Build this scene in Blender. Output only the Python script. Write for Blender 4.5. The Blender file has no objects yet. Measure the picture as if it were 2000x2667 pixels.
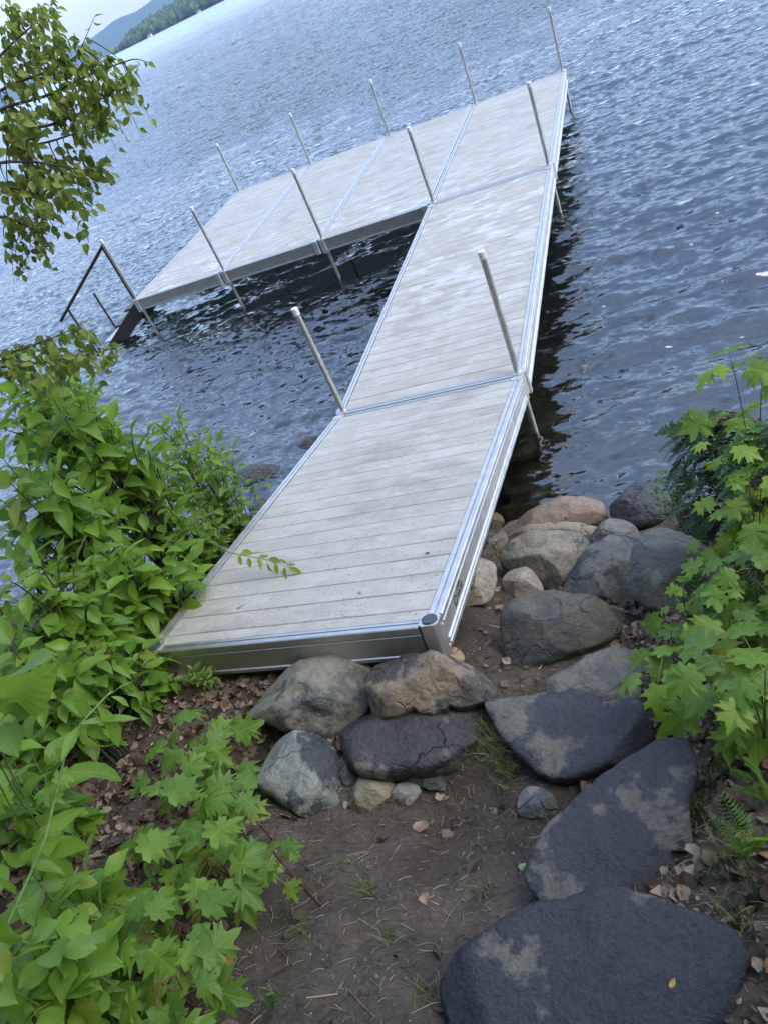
import bpy, bmesh, math, random
import numpy as np
from mathutils import Vector, Matrix, noise

# ------------------------------------------------------------------ camera
RW = ((0.90829374, 0.20460359, -0.36488333),
      (0.14690814, 0.66067322, 0.73615820),
      (0.39168926, -0.72225222, 0.57002741))
CAM = Vector((1.85687, -4.82460, 2.77043))
FPX = 1998.83
ROT = Matrix(RW)
scene = bpy.context.scene
cd = bpy.data.cameras.new('camera')
cam = bpy.data.objects.new('camera', cd)
scene.collection.objects.link(cam)
M4 = ROT.transposed().to_4x4()
M4.translation = CAM
cam.matrix_world = M4
cd.sensor_fit = 'HORIZONTAL'
cd.sensor_width = 36.0
cd.lens = 36.0 * FPX / 2000.0
cd.clip_start = 0.05
cd.clip_end = 30000
scene.camera = cam
scene.render.resolution_x = 767
scene.render.resolution_y = 1024

# ------------------------------------------------------------------ sky, sun, exposure
SUN_EL, SUN_AZ = math.radians(45), math.radians(88)      # azimuth from +y towards +x
world = bpy.data.worlds.new('World')
scene.world = world
world.use_nodes = True
wn = world.node_tree.nodes
wl = world.node_tree.links
for n_ in list(wn):
    wn.remove(n_)
w_out = wn.new('ShaderNodeOutputWorld')
w_bg = wn.new('ShaderNodeBackground')
w_sky = wn.new('ShaderNodeTexSky')
w_sky.sky_type = 'NISHITA'
w_sky.sun_disc = False
w_sky.sun_elevation = SUN_EL
w_sky.sun_rotation = SUN_AZ
w_sky.altitude = 300
w_sky.air_density = 1.0
w_sky.dust_density = 1.0
w_sky.ozone_density = 3.0
# thin high cloud, whiter and pinker low down
w_tc = wn.new('ShaderNodeTexCoord')
w_map = wn.new('ShaderNodeMapping')
w_map.inputs['Scale'].default_value = (1.6, 1.6, 5.0)
w_noise = wn.new('ShaderNodeTexNoise')
w_noise.inputs['Scale'].default_value = 1.7
w_noise.inputs['Detail'].default_value = 5
w_ramp = wn.new('ShaderNodeValToRGB')
w_ramp.color_ramp.elements[0].position = 0.36
w_ramp.color_ramp.elements[1].position = 0.62
w_sep = wn.new('ShaderNodeSeparateXYZ')
w_low = wn.new('ShaderNodeMapRange')
w_low.inputs['From Min'].default_value = 0.13
w_low.inputs['From Max'].default_value = 0.0
w_low.inputs['To Min'].default_value = 0.0
w_low.inputs['To Max'].default_value = 0.92
w_add = wn.new('ShaderNodeMath')
w_add.operation = 'MULTIPLY_ADD'
w_add.inputs[1].default_value = 0.55
w_add.use_clamp = True
w_mix = wn.new('ShaderNodeMix')
w_mix.data_type = 'RGBA'
w_mix.inputs[7].default_value = (3.2, 4.15, 6.3, 1)
wl.new(w_tc.outputs['Generated'], w_map.inputs['Vector'])
wl.new(w_map.outputs['Vector'], w_noise.inputs['Vector'])
wl.new(w_noise.outputs['Fac'], w_ramp.inputs['Fac'])
wl.new(w_tc.outputs['Generated'], w_sep.inputs[0])
wl.new(w_sep.outputs['Z'], w_low.inputs['Value'])
w_mix2 = wn.new('ShaderNodeMix')
w_mix2.data_type = 'RGBA'
w_mix2.inputs[7].default_value = (2.5, 2.1, 2.2, 1)
wl.new(w_ramp.outputs['Color'], w_add.inputs[0])
w_add.inputs[2].default_value = 0.12
wl.new(w_add.outputs[0], w_mix.inputs[0])
wl.new(w_sky.outputs['Color'], w_mix.inputs[6])
wl.new(w_low.outputs['Result'], w_mix2.inputs[0])
wl.new(w_mix.outputs[2], w_mix2.inputs[6])
wl.new(w_mix2.outputs[2], w_bg.inputs['Color'])
w_bg.inputs['Strength'].default_value = 0.15
wl.new(w_bg.outputs[0], w_out.inputs['Surface'])

sd = bpy.data.lights.new('sun', 'SUN')
sd.energy = 1.5
sd.angle = math.radians(55)
sd.color = (1.0, 0.95, 0.88)
sun = bpy.data.objects.new('sun', sd)
scene.collection.objects.link(sun)
sdir = Vector((math.sin(SUN_AZ) * math.cos(SUN_EL), math.cos(SUN_AZ) * math.cos(SUN_EL), math.sin(SUN_EL)))
sun.rotation_euler = sdir.to_track_quat('Z', 'Y').to_euler()
vs = scene.view_settings
vs.view_transform = 'Standard'
vs.look = 'None'
vs.gamma = 1.0
vs.exposure = 1.45
vs.use_curve_mapping = False
scene.cycles.max_bounces = 6
scene.cycles.diffuse_bounces = 3
scene.cycles.glossy_bounces = 3
scene.cycles.transparent_max_bounces = 12
scene.cycles.transmission_bounces = 4
scene.cycles.caustics_reflective = False
scene.cycles.caustics_refractive = False
scene.cycles.use_denoising = True
scene.cycles.use_adaptive_sampling = True
scene.cycles.adaptive_threshold = 0.025

# ------------------------------------------------------------------ helpers
COL = scene.collection
rnd = random.Random(7)
WATER = -0.557


def link(o, parent=None):
    COL.objects.link(o)
    if parent is not None:
        o.parent = parent
    return o


def tag(o, label=None, cat=None, group=None, kind=None):
    if label:
        o['label'] = label
    if cat:
        o['category'] = cat
    if group:
        o['group'] = group
    if kind:
        o['kind'] = kind
    return o


def thing(name, label, cat, loc=(0, 0, 0), group=None):
    o = bpy.data.objects.new(name, None)
    o.empty_display_size = 0.05
    o.location = loc
    link(o)
    return tag(o, label, cat, group)


def mesh_obj(name, verts, faces, mat, parent=None, smooth=False):
    me = bpy.data.meshes.new(name)
    me.from_pydata([tuple(v) for v in verts], [], faces)
    me.update()
    if mat:
        me.materials.append(mat)
    if smooth:
        me.polygons.foreach_set('use_smooth', [True] * len(me.polygons))
    o = bpy.data.objects.new(name, me)
    return link(o, parent)


def inst(name, me, parent, loc=(0, 0, 0)):
    o = bpy.data.objects.new(name, me)
    o.location = loc
    return link(o, parent)


class MB:
    """collects simple solids into one mesh"""

    def __init__(self):
        self.v = []
        self.f = []

    def add(self, vs_, fs_):
        b = len(self.v)
        self.v += [tuple(p) for p in vs_]
        self.f += [tuple(i + b for i in f_) for f_ in fs_]

    def box(self, x0, x1, y0, y1, z0, z1):
        vs_ = [(x0, y0, z0), (x1, y0, z0), (x1, y1, z0), (x0, y1, z0), (x0, y0, z1), (x1, y0, z1), (x1, y1, z1), (x0, y1, z1)]
        self.add(vs_, [(0, 3, 2, 1), (4, 5, 6, 7), (0, 1, 5, 4), (1, 2, 6, 5), (2, 3, 7, 6), (3, 0, 4, 7)])

    def tube(self, pts, rad, n=10, caps=True):
        pts = [Vector(p) for p in pts]
        k = len(pts)
        rr = rad if isinstance(rad, (list, tuple)) else [rad] * k
        b = len(self.v)
        up = Vector((0.31, 0.17, 0.93)).normalized()
        for i, p in enumerate(pts):
            t = (pts[min(i + 1, k - 1)] - pts[max(i - 1, 0)])
            if t.length < 1e-9:
                t = Vector((0, 0, 1))
            t.normalize()
            a = t.cross(up)
            if a.length < 0.05:
                a = t.cross(Vector((1, 0, 0)))
            a.normalize()
            c = t.cross(a)
            for j in range(n):
                an = 2 * math.pi * j / n
                self.v.append(tuple(p + (a * math.cos(an) + c * math.sin(an)) * rr[i]))
        for i in range(k - 1):
            for j in range(n):
                j2 = (j + 1) % n
                self.f.append((b + i * n + j, b + i * n + j2, b + (i + 1) * n + j2, b + (i + 1) * n + j))
        if caps:
            self.f.append(tuple(b + j for j in range(n))[::-1])
            self.f.append(tuple(b + (k - 1) * n + j for j in range(n)))

    def build(self, name, mat, parent=None, smooth=False):
        return mesh_obj(name, self.v, self.f, mat, parent, smooth)


def smooth_angle(o, deg=35):
    me = o.data
    me.polygons.foreach_set('use_smooth', [True] * len(me.polygons))
    me.set_sharp_from_angle(angle=math.radians(deg))


def ray(u, v):
    d = ROT.transposed() @ Vector(((u - 1000) / FPX, -(v - 1333.5) / FPX, -1))
    return d.normalized()


# ------------------------------------------------------------------ node helpers
def new_mat(name):
    m = bpy.data.materials.new(name)
    m.use_nodes = True
    nt = m.node_tree
    for n_ in list(nt.nodes):
        nt.nodes.remove(n_)
    out = nt.nodes.new('ShaderNodeOutputMaterial')
    return m, nt, out


class NT:
    def __init__(self, name):
        self.m, self.nt, self.out = new_mat(name)

    def n(self, typ, **kw):
        nd = self.nt.nodes.new('ShaderNode' + typ)
        for k, v_ in kw.items():
            setattr(nd, k, v_)
        return nd

    def l(self, a, b):
        self.nt.links.new(a, b)

    def coords(self, kind='Object'):
        return self.n('TexCoord').outputs[kind]

    def noise(self, vec, scale, detail=4, rough=0.55, dist=0.0):
        t = self.n('TexNoise')
        t.inputs['Scale'].default_value = scale
        t.inputs['Detail'].default_value = detail
        t.inputs['Roughness'].default_value = rough
        t.inputs['Distortion'].default_value = dist
        if vec is not None:
            self.l(vec, t.inputs['Vector'])
        return t.outputs['Fac']

    def vor(self, vec, scale, feature='F1'):
        t = self.n('TexVoronoi')
        t.feature = feature
        t.inputs['Scale'].default_value = scale
        self.l(vec, t.inputs['Vector'])
        return t

    def ramp(self, fac, stops):
        r = self.n('ValToRGB')
        el = r.color_ramp.elements
        while len(el) < len(stops):
            el.new(0.5)
        for e_, (p, c) in zip(el, stops):
            e_.position = p
            e_.color = (*c, 1) if len(c) == 3 else c
        self.l(fac, r.inputs['Fac'])
        return r.outputs['Color']

    def step(self, fac, a, b, t0=0.0, t1=1.0):
        r = self.n('MapRange')
        r.inputs['From Min'].default_value = a
        r.inputs['From Max'].default_value = b
        r.inputs['To Min'].default_value = t0
        r.inputs['To Max'].default_value = t1
        self.l(fac, r.inputs['Value'])
        return r.outputs['Result']

    def math(self, op, a, b=None, c=None):
        t = self.n('Math', operation=op)
        for i, x in enumerate((a, b, c)):
            if x is None:
                continue
            if isinstance(x, (int, float)):
                t.inputs[i].default_value = x
            else:
                self.l(x, t.inputs[i])
        return t.outputs[0]

    def mix(self, fac, a, b, blend='MIX'):
        t = self.n('Mix', data_type='RGBA', blend_type=blend)
        for i, x in ((0, fac), (6, a), (7, b)):
            if isinstance(x, (int, float)):
                t.inputs[i].default_value = x
            elif isinstance(x, tuple):
                t.inputs[i].default_value = (*x, 1)
            else:
                self.l(x, t.inputs[i])
        return t.outputs[2]

    def mapping(self, vec, scale=(1, 1, 1), rot=(0, 0, 0), loc=(0, 0, 0)):
        t = self.n('Mapping')
        t.inputs['Scale'].default_value = scale
        t.inputs['Rotation'].default_value = rot
        t.inputs['Location'].default_value = loc
        self.l(vec, t.inputs['Vector'])
        return t.outputs[0]

    def bump(self, h, strength=0.5, dist=0.01, normal=None):
        t = self.n('Bump')
        t.inputs['Strength'].default_value = strength
        t.inputs['Distance'].default_value = dist
        self.l(h, t.inputs['Height'])
        if normal is not None:
            self.l(normal, t.inputs['Normal'])
        return t.outputs[0]

    def principled(self, color=None, rough=0.5, metal=0.0, normal=None, spec=None):
        p = self.n('BsdfPrincipled')
        for nm, x in (('Base Color', color), ('Roughness', rough), ('Metallic', metal)):
            if x is None:
                continue
            if isinstance(x, (int, float)):
                p.inputs[nm].default_value = x
            elif isinstance(x, tuple):
                p.inputs[nm].default_value = (*x, 1)
            else:
                self.l(x, p.inputs[nm])
        if normal is not None:
            self.l(normal, p.inputs['Normal'])
        if spec is not None:
            p.inputs['Specular IOR Level'].default_value = spec
        return p

    def done(self, sh):
        self.l(sh.outputs[0] if hasattr(sh, 'outputs') else sh, self.out.inputs['Surface'])
        return self.m


def mat_simple(name, color, rough=0.5, metal=0.0, nscale=40, nvar=0.12, bump=0.1):
    t = NT(name)
    co = t.coords()
    f = t.noise(co, nscale, 4)
    c0 = tuple(x * (1 - nvar) for x in color)
    c1 = tuple(min(1, x * (1 + nvar)) for x in color)
    col = t.ramp(f, [(0.3, c0), (0.7, c1)])
    r = t.step(f, 0.2, 0.8, rough * 0.8, min(1, rough * 1.2))
    return t.done(t.principled(col, r, metal, t.bump(f, bump, 0.004)))


# ------------------------------------------------------------------ materials
def make_alu(name='aluminium', c0=(0.54, 0.53, 0.505), c1=(0.72, 0.705, 0.675), r0=0.44, r1=0.60):
    t = NT(name)
    co = t.coords()
    st = t.noise(t.mapping(co, (60, 2.5, 60)), 3.0, 4)
    sp = t.noise(co, 14, 5)
    spot = t.step(t.noise(co, 70, 3), 0.66, 0.72)
    col = t.ramp(t.math('ADD', t.math('MULTIPLY', st, 0.5), t.math('MULTIPLY', sp, 0.5)),
                 [(0.3, c0), (0.7, c1)])
    col = t.mix(t.math('MULTIPLY', spot, 0.5), col, (0.30, 0.29, 0.27))
    rg = t.step(sp, 0.25, 0.75, r0, r1)
    return t.done(t.principled(col, rg, 0.95, t.bump(st, 0.05, 0.002)))


def make_board():
    t = NT('composite_board')
    co = t.coords()
    oi = t.n('ObjectInfo')
    ge = t.n('NewGeometry')
    pos = ge.outputs['Position']
    grain = t.noise(t.mapping(co, (2.2, 150, 10)), 2.0, 4, 0.6)
    fine = t.noise(t.mapping(co, (10, 420, 30)), 1.0, 2)
    base = t.ramp(t.math('MULTIPLY_ADD', grain, 0.75, t.math('MULTIPLY', oi.outputs['Random'], 0.25)),
                  [(0.22, (0.315, 0.297, 0.255)), (0.78, (0.395, 0.375, 0.33))])
    off = t.n('VectorMath', operation='SCALE')
    cx_ = t.n('CombineXYZ')
    t.l(oi.outputs['Random'], cx_.inputs[0])
    t.l(t.math('FRACT', t.math('MULTIPLY', oi.outputs['Random'], 37.0)), cx_.inputs[1])
    t.l(cx_.outputs[0], off.inputs[0])
    off.inputs['Scale'].default_value = 0.55
    pb = t.n('VectorMath', operation='ADD')
    t.l(pos, pb.inputs[0])
    t.l(off.outputs[0], pb.inputs[1])
    dirt = t.noise(t.mapping(pb.outputs[0], (1.0, 1.8, 1)), 2.3, 8, 0.72)
    dirt2 = t.step(dirt, 0.46, 0.72)
    col = t.mix(t.math('MULTIPLY', dirt2, 0.62), base, (0.17, 0.135, 0.10))
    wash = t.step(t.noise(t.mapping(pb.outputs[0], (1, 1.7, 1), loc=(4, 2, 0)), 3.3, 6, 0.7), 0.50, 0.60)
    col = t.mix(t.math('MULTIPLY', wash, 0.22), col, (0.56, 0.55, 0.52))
    # specks of soil and bud scales, denser towards the shore
    sepy = t.n('SeparateXYZ')
    t.l(pos, sepy.inputs[0])
    near = t.step(sepy.outputs['Y'], 3.0, -3.0, 0.0, 1.0)
    spk = t.math('MAXIMUM', t.step(t.noise(t.mapping(pos, (1, 1.4, 1)), 75, 3, 0.6), 0.635, 0.66), t.step(t.noise(t.mapping(pos, (1.3, 1, 1)), 34, 3, 0.6), 0.69, 0.71))
    dens = t.step(t.math('ADD', t.noise(pos, 3.6, 4, 0.7), t.math('MULTIPLY', near, 0.10)), 0.40, 0.56)
    col = t.mix(t.math('MULTIPLY', t.math('MULTIPLY', spk, dens), 0.85), col, (0.055, 0.04, 0.03))
    # thin films of water that mirror the sky on the outer part of the walkway
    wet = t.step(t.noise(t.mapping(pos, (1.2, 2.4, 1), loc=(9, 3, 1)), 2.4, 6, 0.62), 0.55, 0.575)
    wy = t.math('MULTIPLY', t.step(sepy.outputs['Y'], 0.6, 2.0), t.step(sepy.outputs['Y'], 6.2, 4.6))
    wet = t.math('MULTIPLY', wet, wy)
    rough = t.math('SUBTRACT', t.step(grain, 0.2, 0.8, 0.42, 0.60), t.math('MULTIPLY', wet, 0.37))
    col = t.mix(t.math('MULTIPLY', wet, 0.35), col, (0.60, 0.60, 0.58))  # sky sheen of the films also painted in as paler colour
    nb = t.bump(t.math('ADD', t.math('MULTIPLY', grain, 0.6), t.math('MULTIPLY', fine, 0.4)), 0.25, 0.003)
    return t.done(t.principled(col, rough, 0.0, nb))


def make_galv():
    t = NT('galvanised_steel')
    co = t.coords()
    a = t.noise(t.mapping(co, (20, 20, 5)), 2.2, 6, 0.65)
    sp = t.noise(co, 120, 2)
    col = t.ramp(t.math('ADD', t.math('MULTIPLY', a, 0.75), t.math('MULTIPLY', sp, 0.25)), [(0.3, (0.28, 0.28, 0.26)), (0.7, (0.56, 0.56, 0.535))])
    return t.done(t.principled(col, t.step(a, 0.2, 0.8, 0.36, 0.6), 0.8, t.bump(sp, 0.1, 0.001)))


def make_water():
    t = NT('lake_water')
    ge = t.n('NewGeometry')
    pos = ge.outputs['Position']
    def slopes(sc, rot, amp, detail, rough=0.55):
        tx = t.n('TexNoise')
        tx.inputs['Scale'].default_value = 1.0
        tx.inputs['Detail'].default_value = detail
        tx.inputs['Roughness'].default_value = rough
        tx.inputs['Distortion'].default_value = 0.25
        t.l(t.mapping(pos, sc, (0, 0, rot)), tx.inputs['Vector'])
        su = t.n('VectorMath', operation='SUBTRACT')
        t.l(tx.outputs['Color'], su.inputs[0])
        su.inputs[1].default_value = (0.5, 0.5, 0.5)
        mu = t.n('VectorMath', operation='MULTIPLY')
        t.l(su.outputs[0], mu.inputs[0])
        mu.inputs[1].default_value = (amp[0], amp[1], 0)
        return mu.outputs[0]

    def vadd(a_, b_):
        ad = t.n('VectorMath', operation='ADD')
        t.l(a_, ad.inputs[0])
        t.l(b_, ad.inputs[1])
        return ad.outputs[0]

    vd = t.n('VectorMath', operation='DISTANCE')
    t.l(pos, vd.inputs[0])
    vd.inputs[1].default_value = (0.0, -4.0, 0.0)
    dist = vd.outputs['Value']           # metres out from the shore

    def scaled(v_, f_):
        sc_ = t.n('VectorMath', operation='SCALE')
        t.l(v_, sc_.inputs[0])
        t.l(f_, sc_.inputs['Scale'])
        return sc_.outputs[0]

    gust = t.step(t.noise(t.mapping(pos, (0.03, 0.09, 1)), 1.0, 3), 0.3, 0.7, 0.7, 1.25)
    s1 = scaled(slopes((7.0, 14.0, 1), -0.2, (1.1, 1.6), 4), t.step(dist, 90, 25, 0.15, 1.0))
    s2 = scaled(slopes((1.5, 4.0, 1), -0.24, (0.55, 1.15), 3), t.math('MULTIPLY', gust, t.math('MULTIPLY', t.step(dist, 8, 30, 0.15, 1.0), t.step(dist, 400, 120, 0.25, 1.0))))
    s3 = scaled(slopes((0.16, 0.55, 1), -0.2, (0.4, 0.95), 4), t.math('MULTIPLY', gust, t.step(dist, 40, 160, 0.0, 1.0)))
    rgh = t.step(dist, 25, 300, 0.04, 0.22)
    nv = vadd(ge.outputs['Normal'], vadd(s1, vadd(s2, s3)))
    nn_ = t.n('VectorMath', operation='NORMALIZE')
    t.l(nv, nn_.inputs[0])
    nb = nn_.outputs[0]
    gl = t.n('BsdfGlossy')
    gl.inputs['Color'].default_value = (1, 1, 1, 1)
    t.l(rgh, gl.inputs['Roughness'])
    t.l(nb, gl.inputs['Normal'])
    tr = t.n('BsdfTransparent')
    tr.inputs['Color'].default_value = (0.70, 0.75, 0.68, 1)
    fr = t.n('Fresnel')
    fr.inputs['IOR'].default_value = 2.05
    t.l(nb, fr.inputs['Normal'])
    mx = t.n('MixShader')
    t.l(fr.outputs[0], mx.inputs[0])
    t.l(tr.outputs[0], mx.inputs[1])
    t.l(gl.outputs[0], mx.inputs[2])
    return t.done(mx)


def make_ground():
    t = NT('soil')
    ge = t.n('NewGeometry')
    pos = ge.outputs['Position']
    a = t.noise(pos, 3.0, 8, 0.65)
    b = t.noise(pos, 42, 6, 0.7)
    col = t.ramp(t.math('ADD', t.math('MULTIPLY', a, 0.55), t.math('MULTIPLY', b, 0.45)),
                 [(0.34, (0.028, 0.021, 0.014)), (0.52, (0.088, 0.069, 0.050)), (0.72, (0.185, 0.150, 0.112))])
    v = t.vor(pos, 55)
    peb = t.step(v.outputs['Distance'], 0.22, 0.12)
    pm = t.math('MULTIPLY', peb, t.step(t.noise(pos, 5, 3), 0.52, 0.66))
    col = t.mix(t.math('MULTIPLY', pm, 0.6), col, (0.16, 0.14, 0.12))
    # lake bed: gravel and stones in the shallows, deep part painted as light scattered up through the water
    sep = t.n('SeparateXYZ')
    t.l(pos, sep.inputs[0])
    vb = t.vor(t.mapping(pos, (1, 1, 0.3)), 7.5)
    vs2 = t.vor(t.mapping(pos, (1, 1, 0.3)), 26)
    sepc = t.n('SeparateColor')
    t.l(vb.outputs['Color'], sepc.inputs[0])
    stone = t.ramp(sepc.outputs[0], [(0.0, (0.12, 0.105, 0.066)), (0.5, (0.25, 0.215, 0.14)), (1.0, (0.38, 0.34, 0.24))])
    edge = t.step(vb.outputs['Distance'], 0.03, 0.10)
    grav = t.mix(t.step(vs2.outputs['Distance'], 0.0, 0.05), (0.11, 0.095, 0.062), (0.23, 0.20, 0.135))
    bed = t.mix(t.step(t.noise(pos, 1.6, 3), 0.42, 0.55), grav, t.mix(edge, (0.03, 0.025, 0.018), stone))
    upwell = t.ramp(a, [(0.3, (0.075, 0.100, 0.110)), (0.7, (0.125, 0.155, 0.165))])
    deep = t.step(sep.outputs['Z'], -0.85, -1.6)
    bed = t.mix(deep, bed, upwell)
    under = t.step(sep.outputs['Z'], WATER + 0.05, WATER - 0.03)
    col = t.mix(under, col, bed)
    rough = t.step(b, 0.2, 0.8, 0.55, 0.95)
    h = t.math('ADD', t.math('MULTIPLY', b, 0.5), t.math('ADD', t.math('MULTIPLY', a, 0.3), t.math('MULTIPLY', pm, 0.4)))
    nb = t.bump(h, 1.0, 0.045)
    return t.done(t.principled(col, rough, 0.0, nb, 0.35))


def make_rock(name, dry, wet, wetness=0.5, grain=60, speck=0.25, lichen=None, rough_dry=0.8, veins=0.0, seed=0.0, wet_rough=0.28, moss=0.0, bumpy=0.85, cracks=0.7):
    """stone with lighter dry patches and dark wet ones whose edges are crisp"""
    t = NT(name)
    co = t.coords()
    loc = (seed * 3.1, seed * 1.7, seed * 2.3)
    v = t.mapping(co, loc=loc)
    big = t.noise(v, 3.4, 7, 0.62)
    med = t.noise(v, 11, 7, 0.7)
    fin = t.noise(v, grain, 5, 0.75)
    dry = (dry[0] * 1.06, dry[1], dry[2] * 0.86)
    d0 = tuple(x * 0.42 for x in dry)
    d1 = tuple(min(1, x * 1.55) for x in dry)
    cd_ = t.ramp(t.math('ADD', t.math('MULTIPLY', med, 0.55), t.math('MULTIPLY', fin, 0.45)), [(0.32, d0), (0.5, dry), (0.7, d1)])
    sp = t.vor(v, grain * 1.6)
    spm = t.step(sp.outputs['Distance'], 0.22, 0.10)
    spd = t.math('MULTIPLY', spm, t.step(t.noise(v, 9, 3), 0.45, 0.62))
    cd_ = t.mix(t.math('MULTIPLY', spd, speck), cd_, tuple(min(1, x * 2.4) for x in dry))
    spk = t.step(t.noise(v, grain * 2.2, 2), 0.60, 0.70)
    cd_ = t.mix(t.math('MULTIPLY', spk, 0.55), cd_, tuple(x * 0.35 for x in dry))
    if veins:
        wv = t.noise(t.mapping(v, (9, 2, 5), (0.3, 0.5, 0.4)), 2.4, 6, 0.6, 0.8)
        cd_ = t.mix(t.math('MULTIPLY', t.step(wv, 0.52, 0.64), veins), cd_, tuple(min(1, x * 1.9) for x in dry))
    if lichen:
        lm = t.math('MULTIPLY', t.step(t.noise(v, 3.4, 7, 0.7), 0.54, 0.60), t.step(fin, 0.3, 0.55))
        cd_ = t.mix(t.math('MULTIPLY', lm, 0.9), cd_, lichen)
    cw = t.ramp(t.math('ADD', t.math('MULTIPLY', med, 0.5), t.math('MULTIPLY', fin, 0.5)),
                [(0.35, tuple(x * 0.6 for x in wet)), (0.65, tuple(x * 1.35 for x in wet))])
    wn_ = t.math('ADD', big, t.math('MULTIPLY', t.math('SUBTRACT', med, 0.5), 0.42))
    th = 0.72 - 0.44 * wetness
    wm = t.step(wn_, th - 0.022, th + 0.022)
    col = t.mix(wm, cd_, cw)
    dv = t.n('VectorMath', operation='ADD')
    tn = t.n('TexNoise')
    tn.inputs['Scale'].default_value = 4.0
    tn.inputs['Detail'].default_value = 5
    t.l(v, tn.inputs['Vector'])
    t.l(v, dv.inputs[0])
    sc_ = t.n('VectorMath', operation='SCALE')
    t.l(tn.outputs['Color'], sc_.inputs[0])
    sc_.inputs['Scale'].default_value = 0.30
    t.l(sc_.outputs[0], dv.inputs[1])
    ve = t.vor(t.mapping(dv.outputs[0], (1.0, 2.2, 1.4), (0.4, 0.2, seed)), 2.6, 'DISTANCE_TO_EDGE')
    crack = t.math('MULTIPLY', t.math('MULTIPLY', t.step(ve.outputs['Distance'], 0.016, 0.003), t.step(t.noise(v, 3.0, 2), 0.46, 0.56)), cracks)
    col = t.mix(t.math('MULTIPLY', crack, 0.75), col, (0.012, 0.011, 0.010))
    if moss:
        ge = t.n('NewGeometry')
        sp3 = t.n('SeparateXYZ')
        t.l(ge.outputs['Normal'], sp3.inputs[0])
        low = t.step(sp3.outputs['Z'], 0.55, 0.1)
        mm = t.math('MULTIPLY', t.math('MULTIPLY', t.step(t.noise(v, 7, 6, 0.7), 0.42, 0.6), low), moss)
        col = t.mix(mm, col, (0.050, 0.062, 0.016))
    rg = t.math('ADD', t.math('MULTIPLY', t.math('SUBTRACT', 1.0, wm), rough_dry), t.math('MULTIPLY', wm, t.step(fin, 0.3, 0.7, wet_rough * 0.8, wet_rough * 1.5)))
    h = t.math('ADD', t.math('MULTIPLY', med, 0.55), t.math('ADD', t.math('MULTIPLY', fin, 0.22), t.math('MULTIPLY', big, 0.3)))
    h = t.math('SUBTRACT', h, t.math('MULTIPLY', crack, 0.35))
    nb = t.bump(h, bumpy, 0.04)
    return t.done(t.principled(col, rg, 0.0, nb, 0.5))


def make_leaf(name, c0, c1, vein='side', under=(0.16, 0.24, 0.09), trans=0.5, rough=0.42):
    t = NT(name)
    co = t.coords()
    sep = t.n('SeparateXYZ')
    t.l(co, sep.inputs[0])
    x, y = sep.outputs['X'], sep.outputs['Y']
    ax = t.math('ABSOLUTE', x)
    oi = t.n('ObjectInfo')
    rd = oi.outputs['Random']
    blotch = t.noise(co, 2.3, 4, 0.6)
    col = t.mix(t.math('ADD', t.math('MULTIPLY', rd, 0.7), t.math('MULTIPLY', blotch, 0.3)), c0, c1)
    odd = t.step(t.math('FRACT', t.math('MULTIPLY', rd, 17.3)), 0.94, 0.96)
    col = t.mix(t.math('MULTIPLY', odd, 0.5), col, (0.27, 0.25, 0.04))
    mid = t.step(ax, 0.016, 0.004)
    if vein == 'side':
        ph = t.math('SUBTRACT', y, t.math('MULTIPLY', ax, 0.75))
        pp = t.math('PINGPONG', t.math('MULTIPLY', ph, 9.0), 0.5)
        sv = t.step(pp, 0.10, 0.02)
        vn = t.math('MAXIMUM', mid, t.math('MULTIPLY', sv, 0.6))
        hh = t.math('MULTIPLY', pp, 1.0)
    else:
        an = t.math('ARCTAN2', x, y)
        pp = t.math('PINGPONG', an, 0.38)
        rr = t.math('SQRT', t.math('ADD', t.math('MULTIPLY', x, x), t.math('MULTIPLY', y, y)))
        sv = t.step(t.math('MULTIPLY', pp, rr), 0.015, 0.004)
        vn = t.math('MAXIMUM', mid, t.math('MULTIPLY', sv, 0.8))
        hh = t.math('SUBTRACT', t.noise(co, 9, 3), t.math('MULTIPLY', vn, 0.4))
    lite = tuple(min(1, a * 1.5 + 0.02) for a in c1)
    col = t.mix(t.math('MULTIPLY', vn, 0.22 if vein == 'side' else 0.45), col, lite)
    hole = t.step(t.noise(t.mapping(co, loc=(0, 0, 0)), 4.1, 4, 0.65), 0.66, 0.70)
    spots = t.math('MULTIPLY', hole, t.step(t.math('FRACT', t.math('MULTIPLY', rd, 7.7)), 0.45, 0.6))
    col = t.mix(t.math('MULTIPLY', spots, 0.65), col, (0.13, 0.085, 0.03))
    ge = t.n('NewGeometry')
    colu = t.mix(0.5, col, under)
    colf = t.mix(ge.outputs['Backfacing'], col, colu)
    nb = t.bump(hh, 0.12, 0.02)
    p = t.principled(colf, rough, 0.0, nb, 0.4)
    tl = t.n('BsdfTranslucent')
    ctr = t.mix(0.55, col, (0.42, 0.56, 0.045))
    t.l(ctr, tl.inputs['Color'])
    mx = t.n('MixShader')
    mx.inputs[0].default_value = trans
    t.l(p.outputs[0], mx.inputs[1])
    t.l(tl.outputs[0], mx.inputs[2])
    return t.done(mx)


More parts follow.
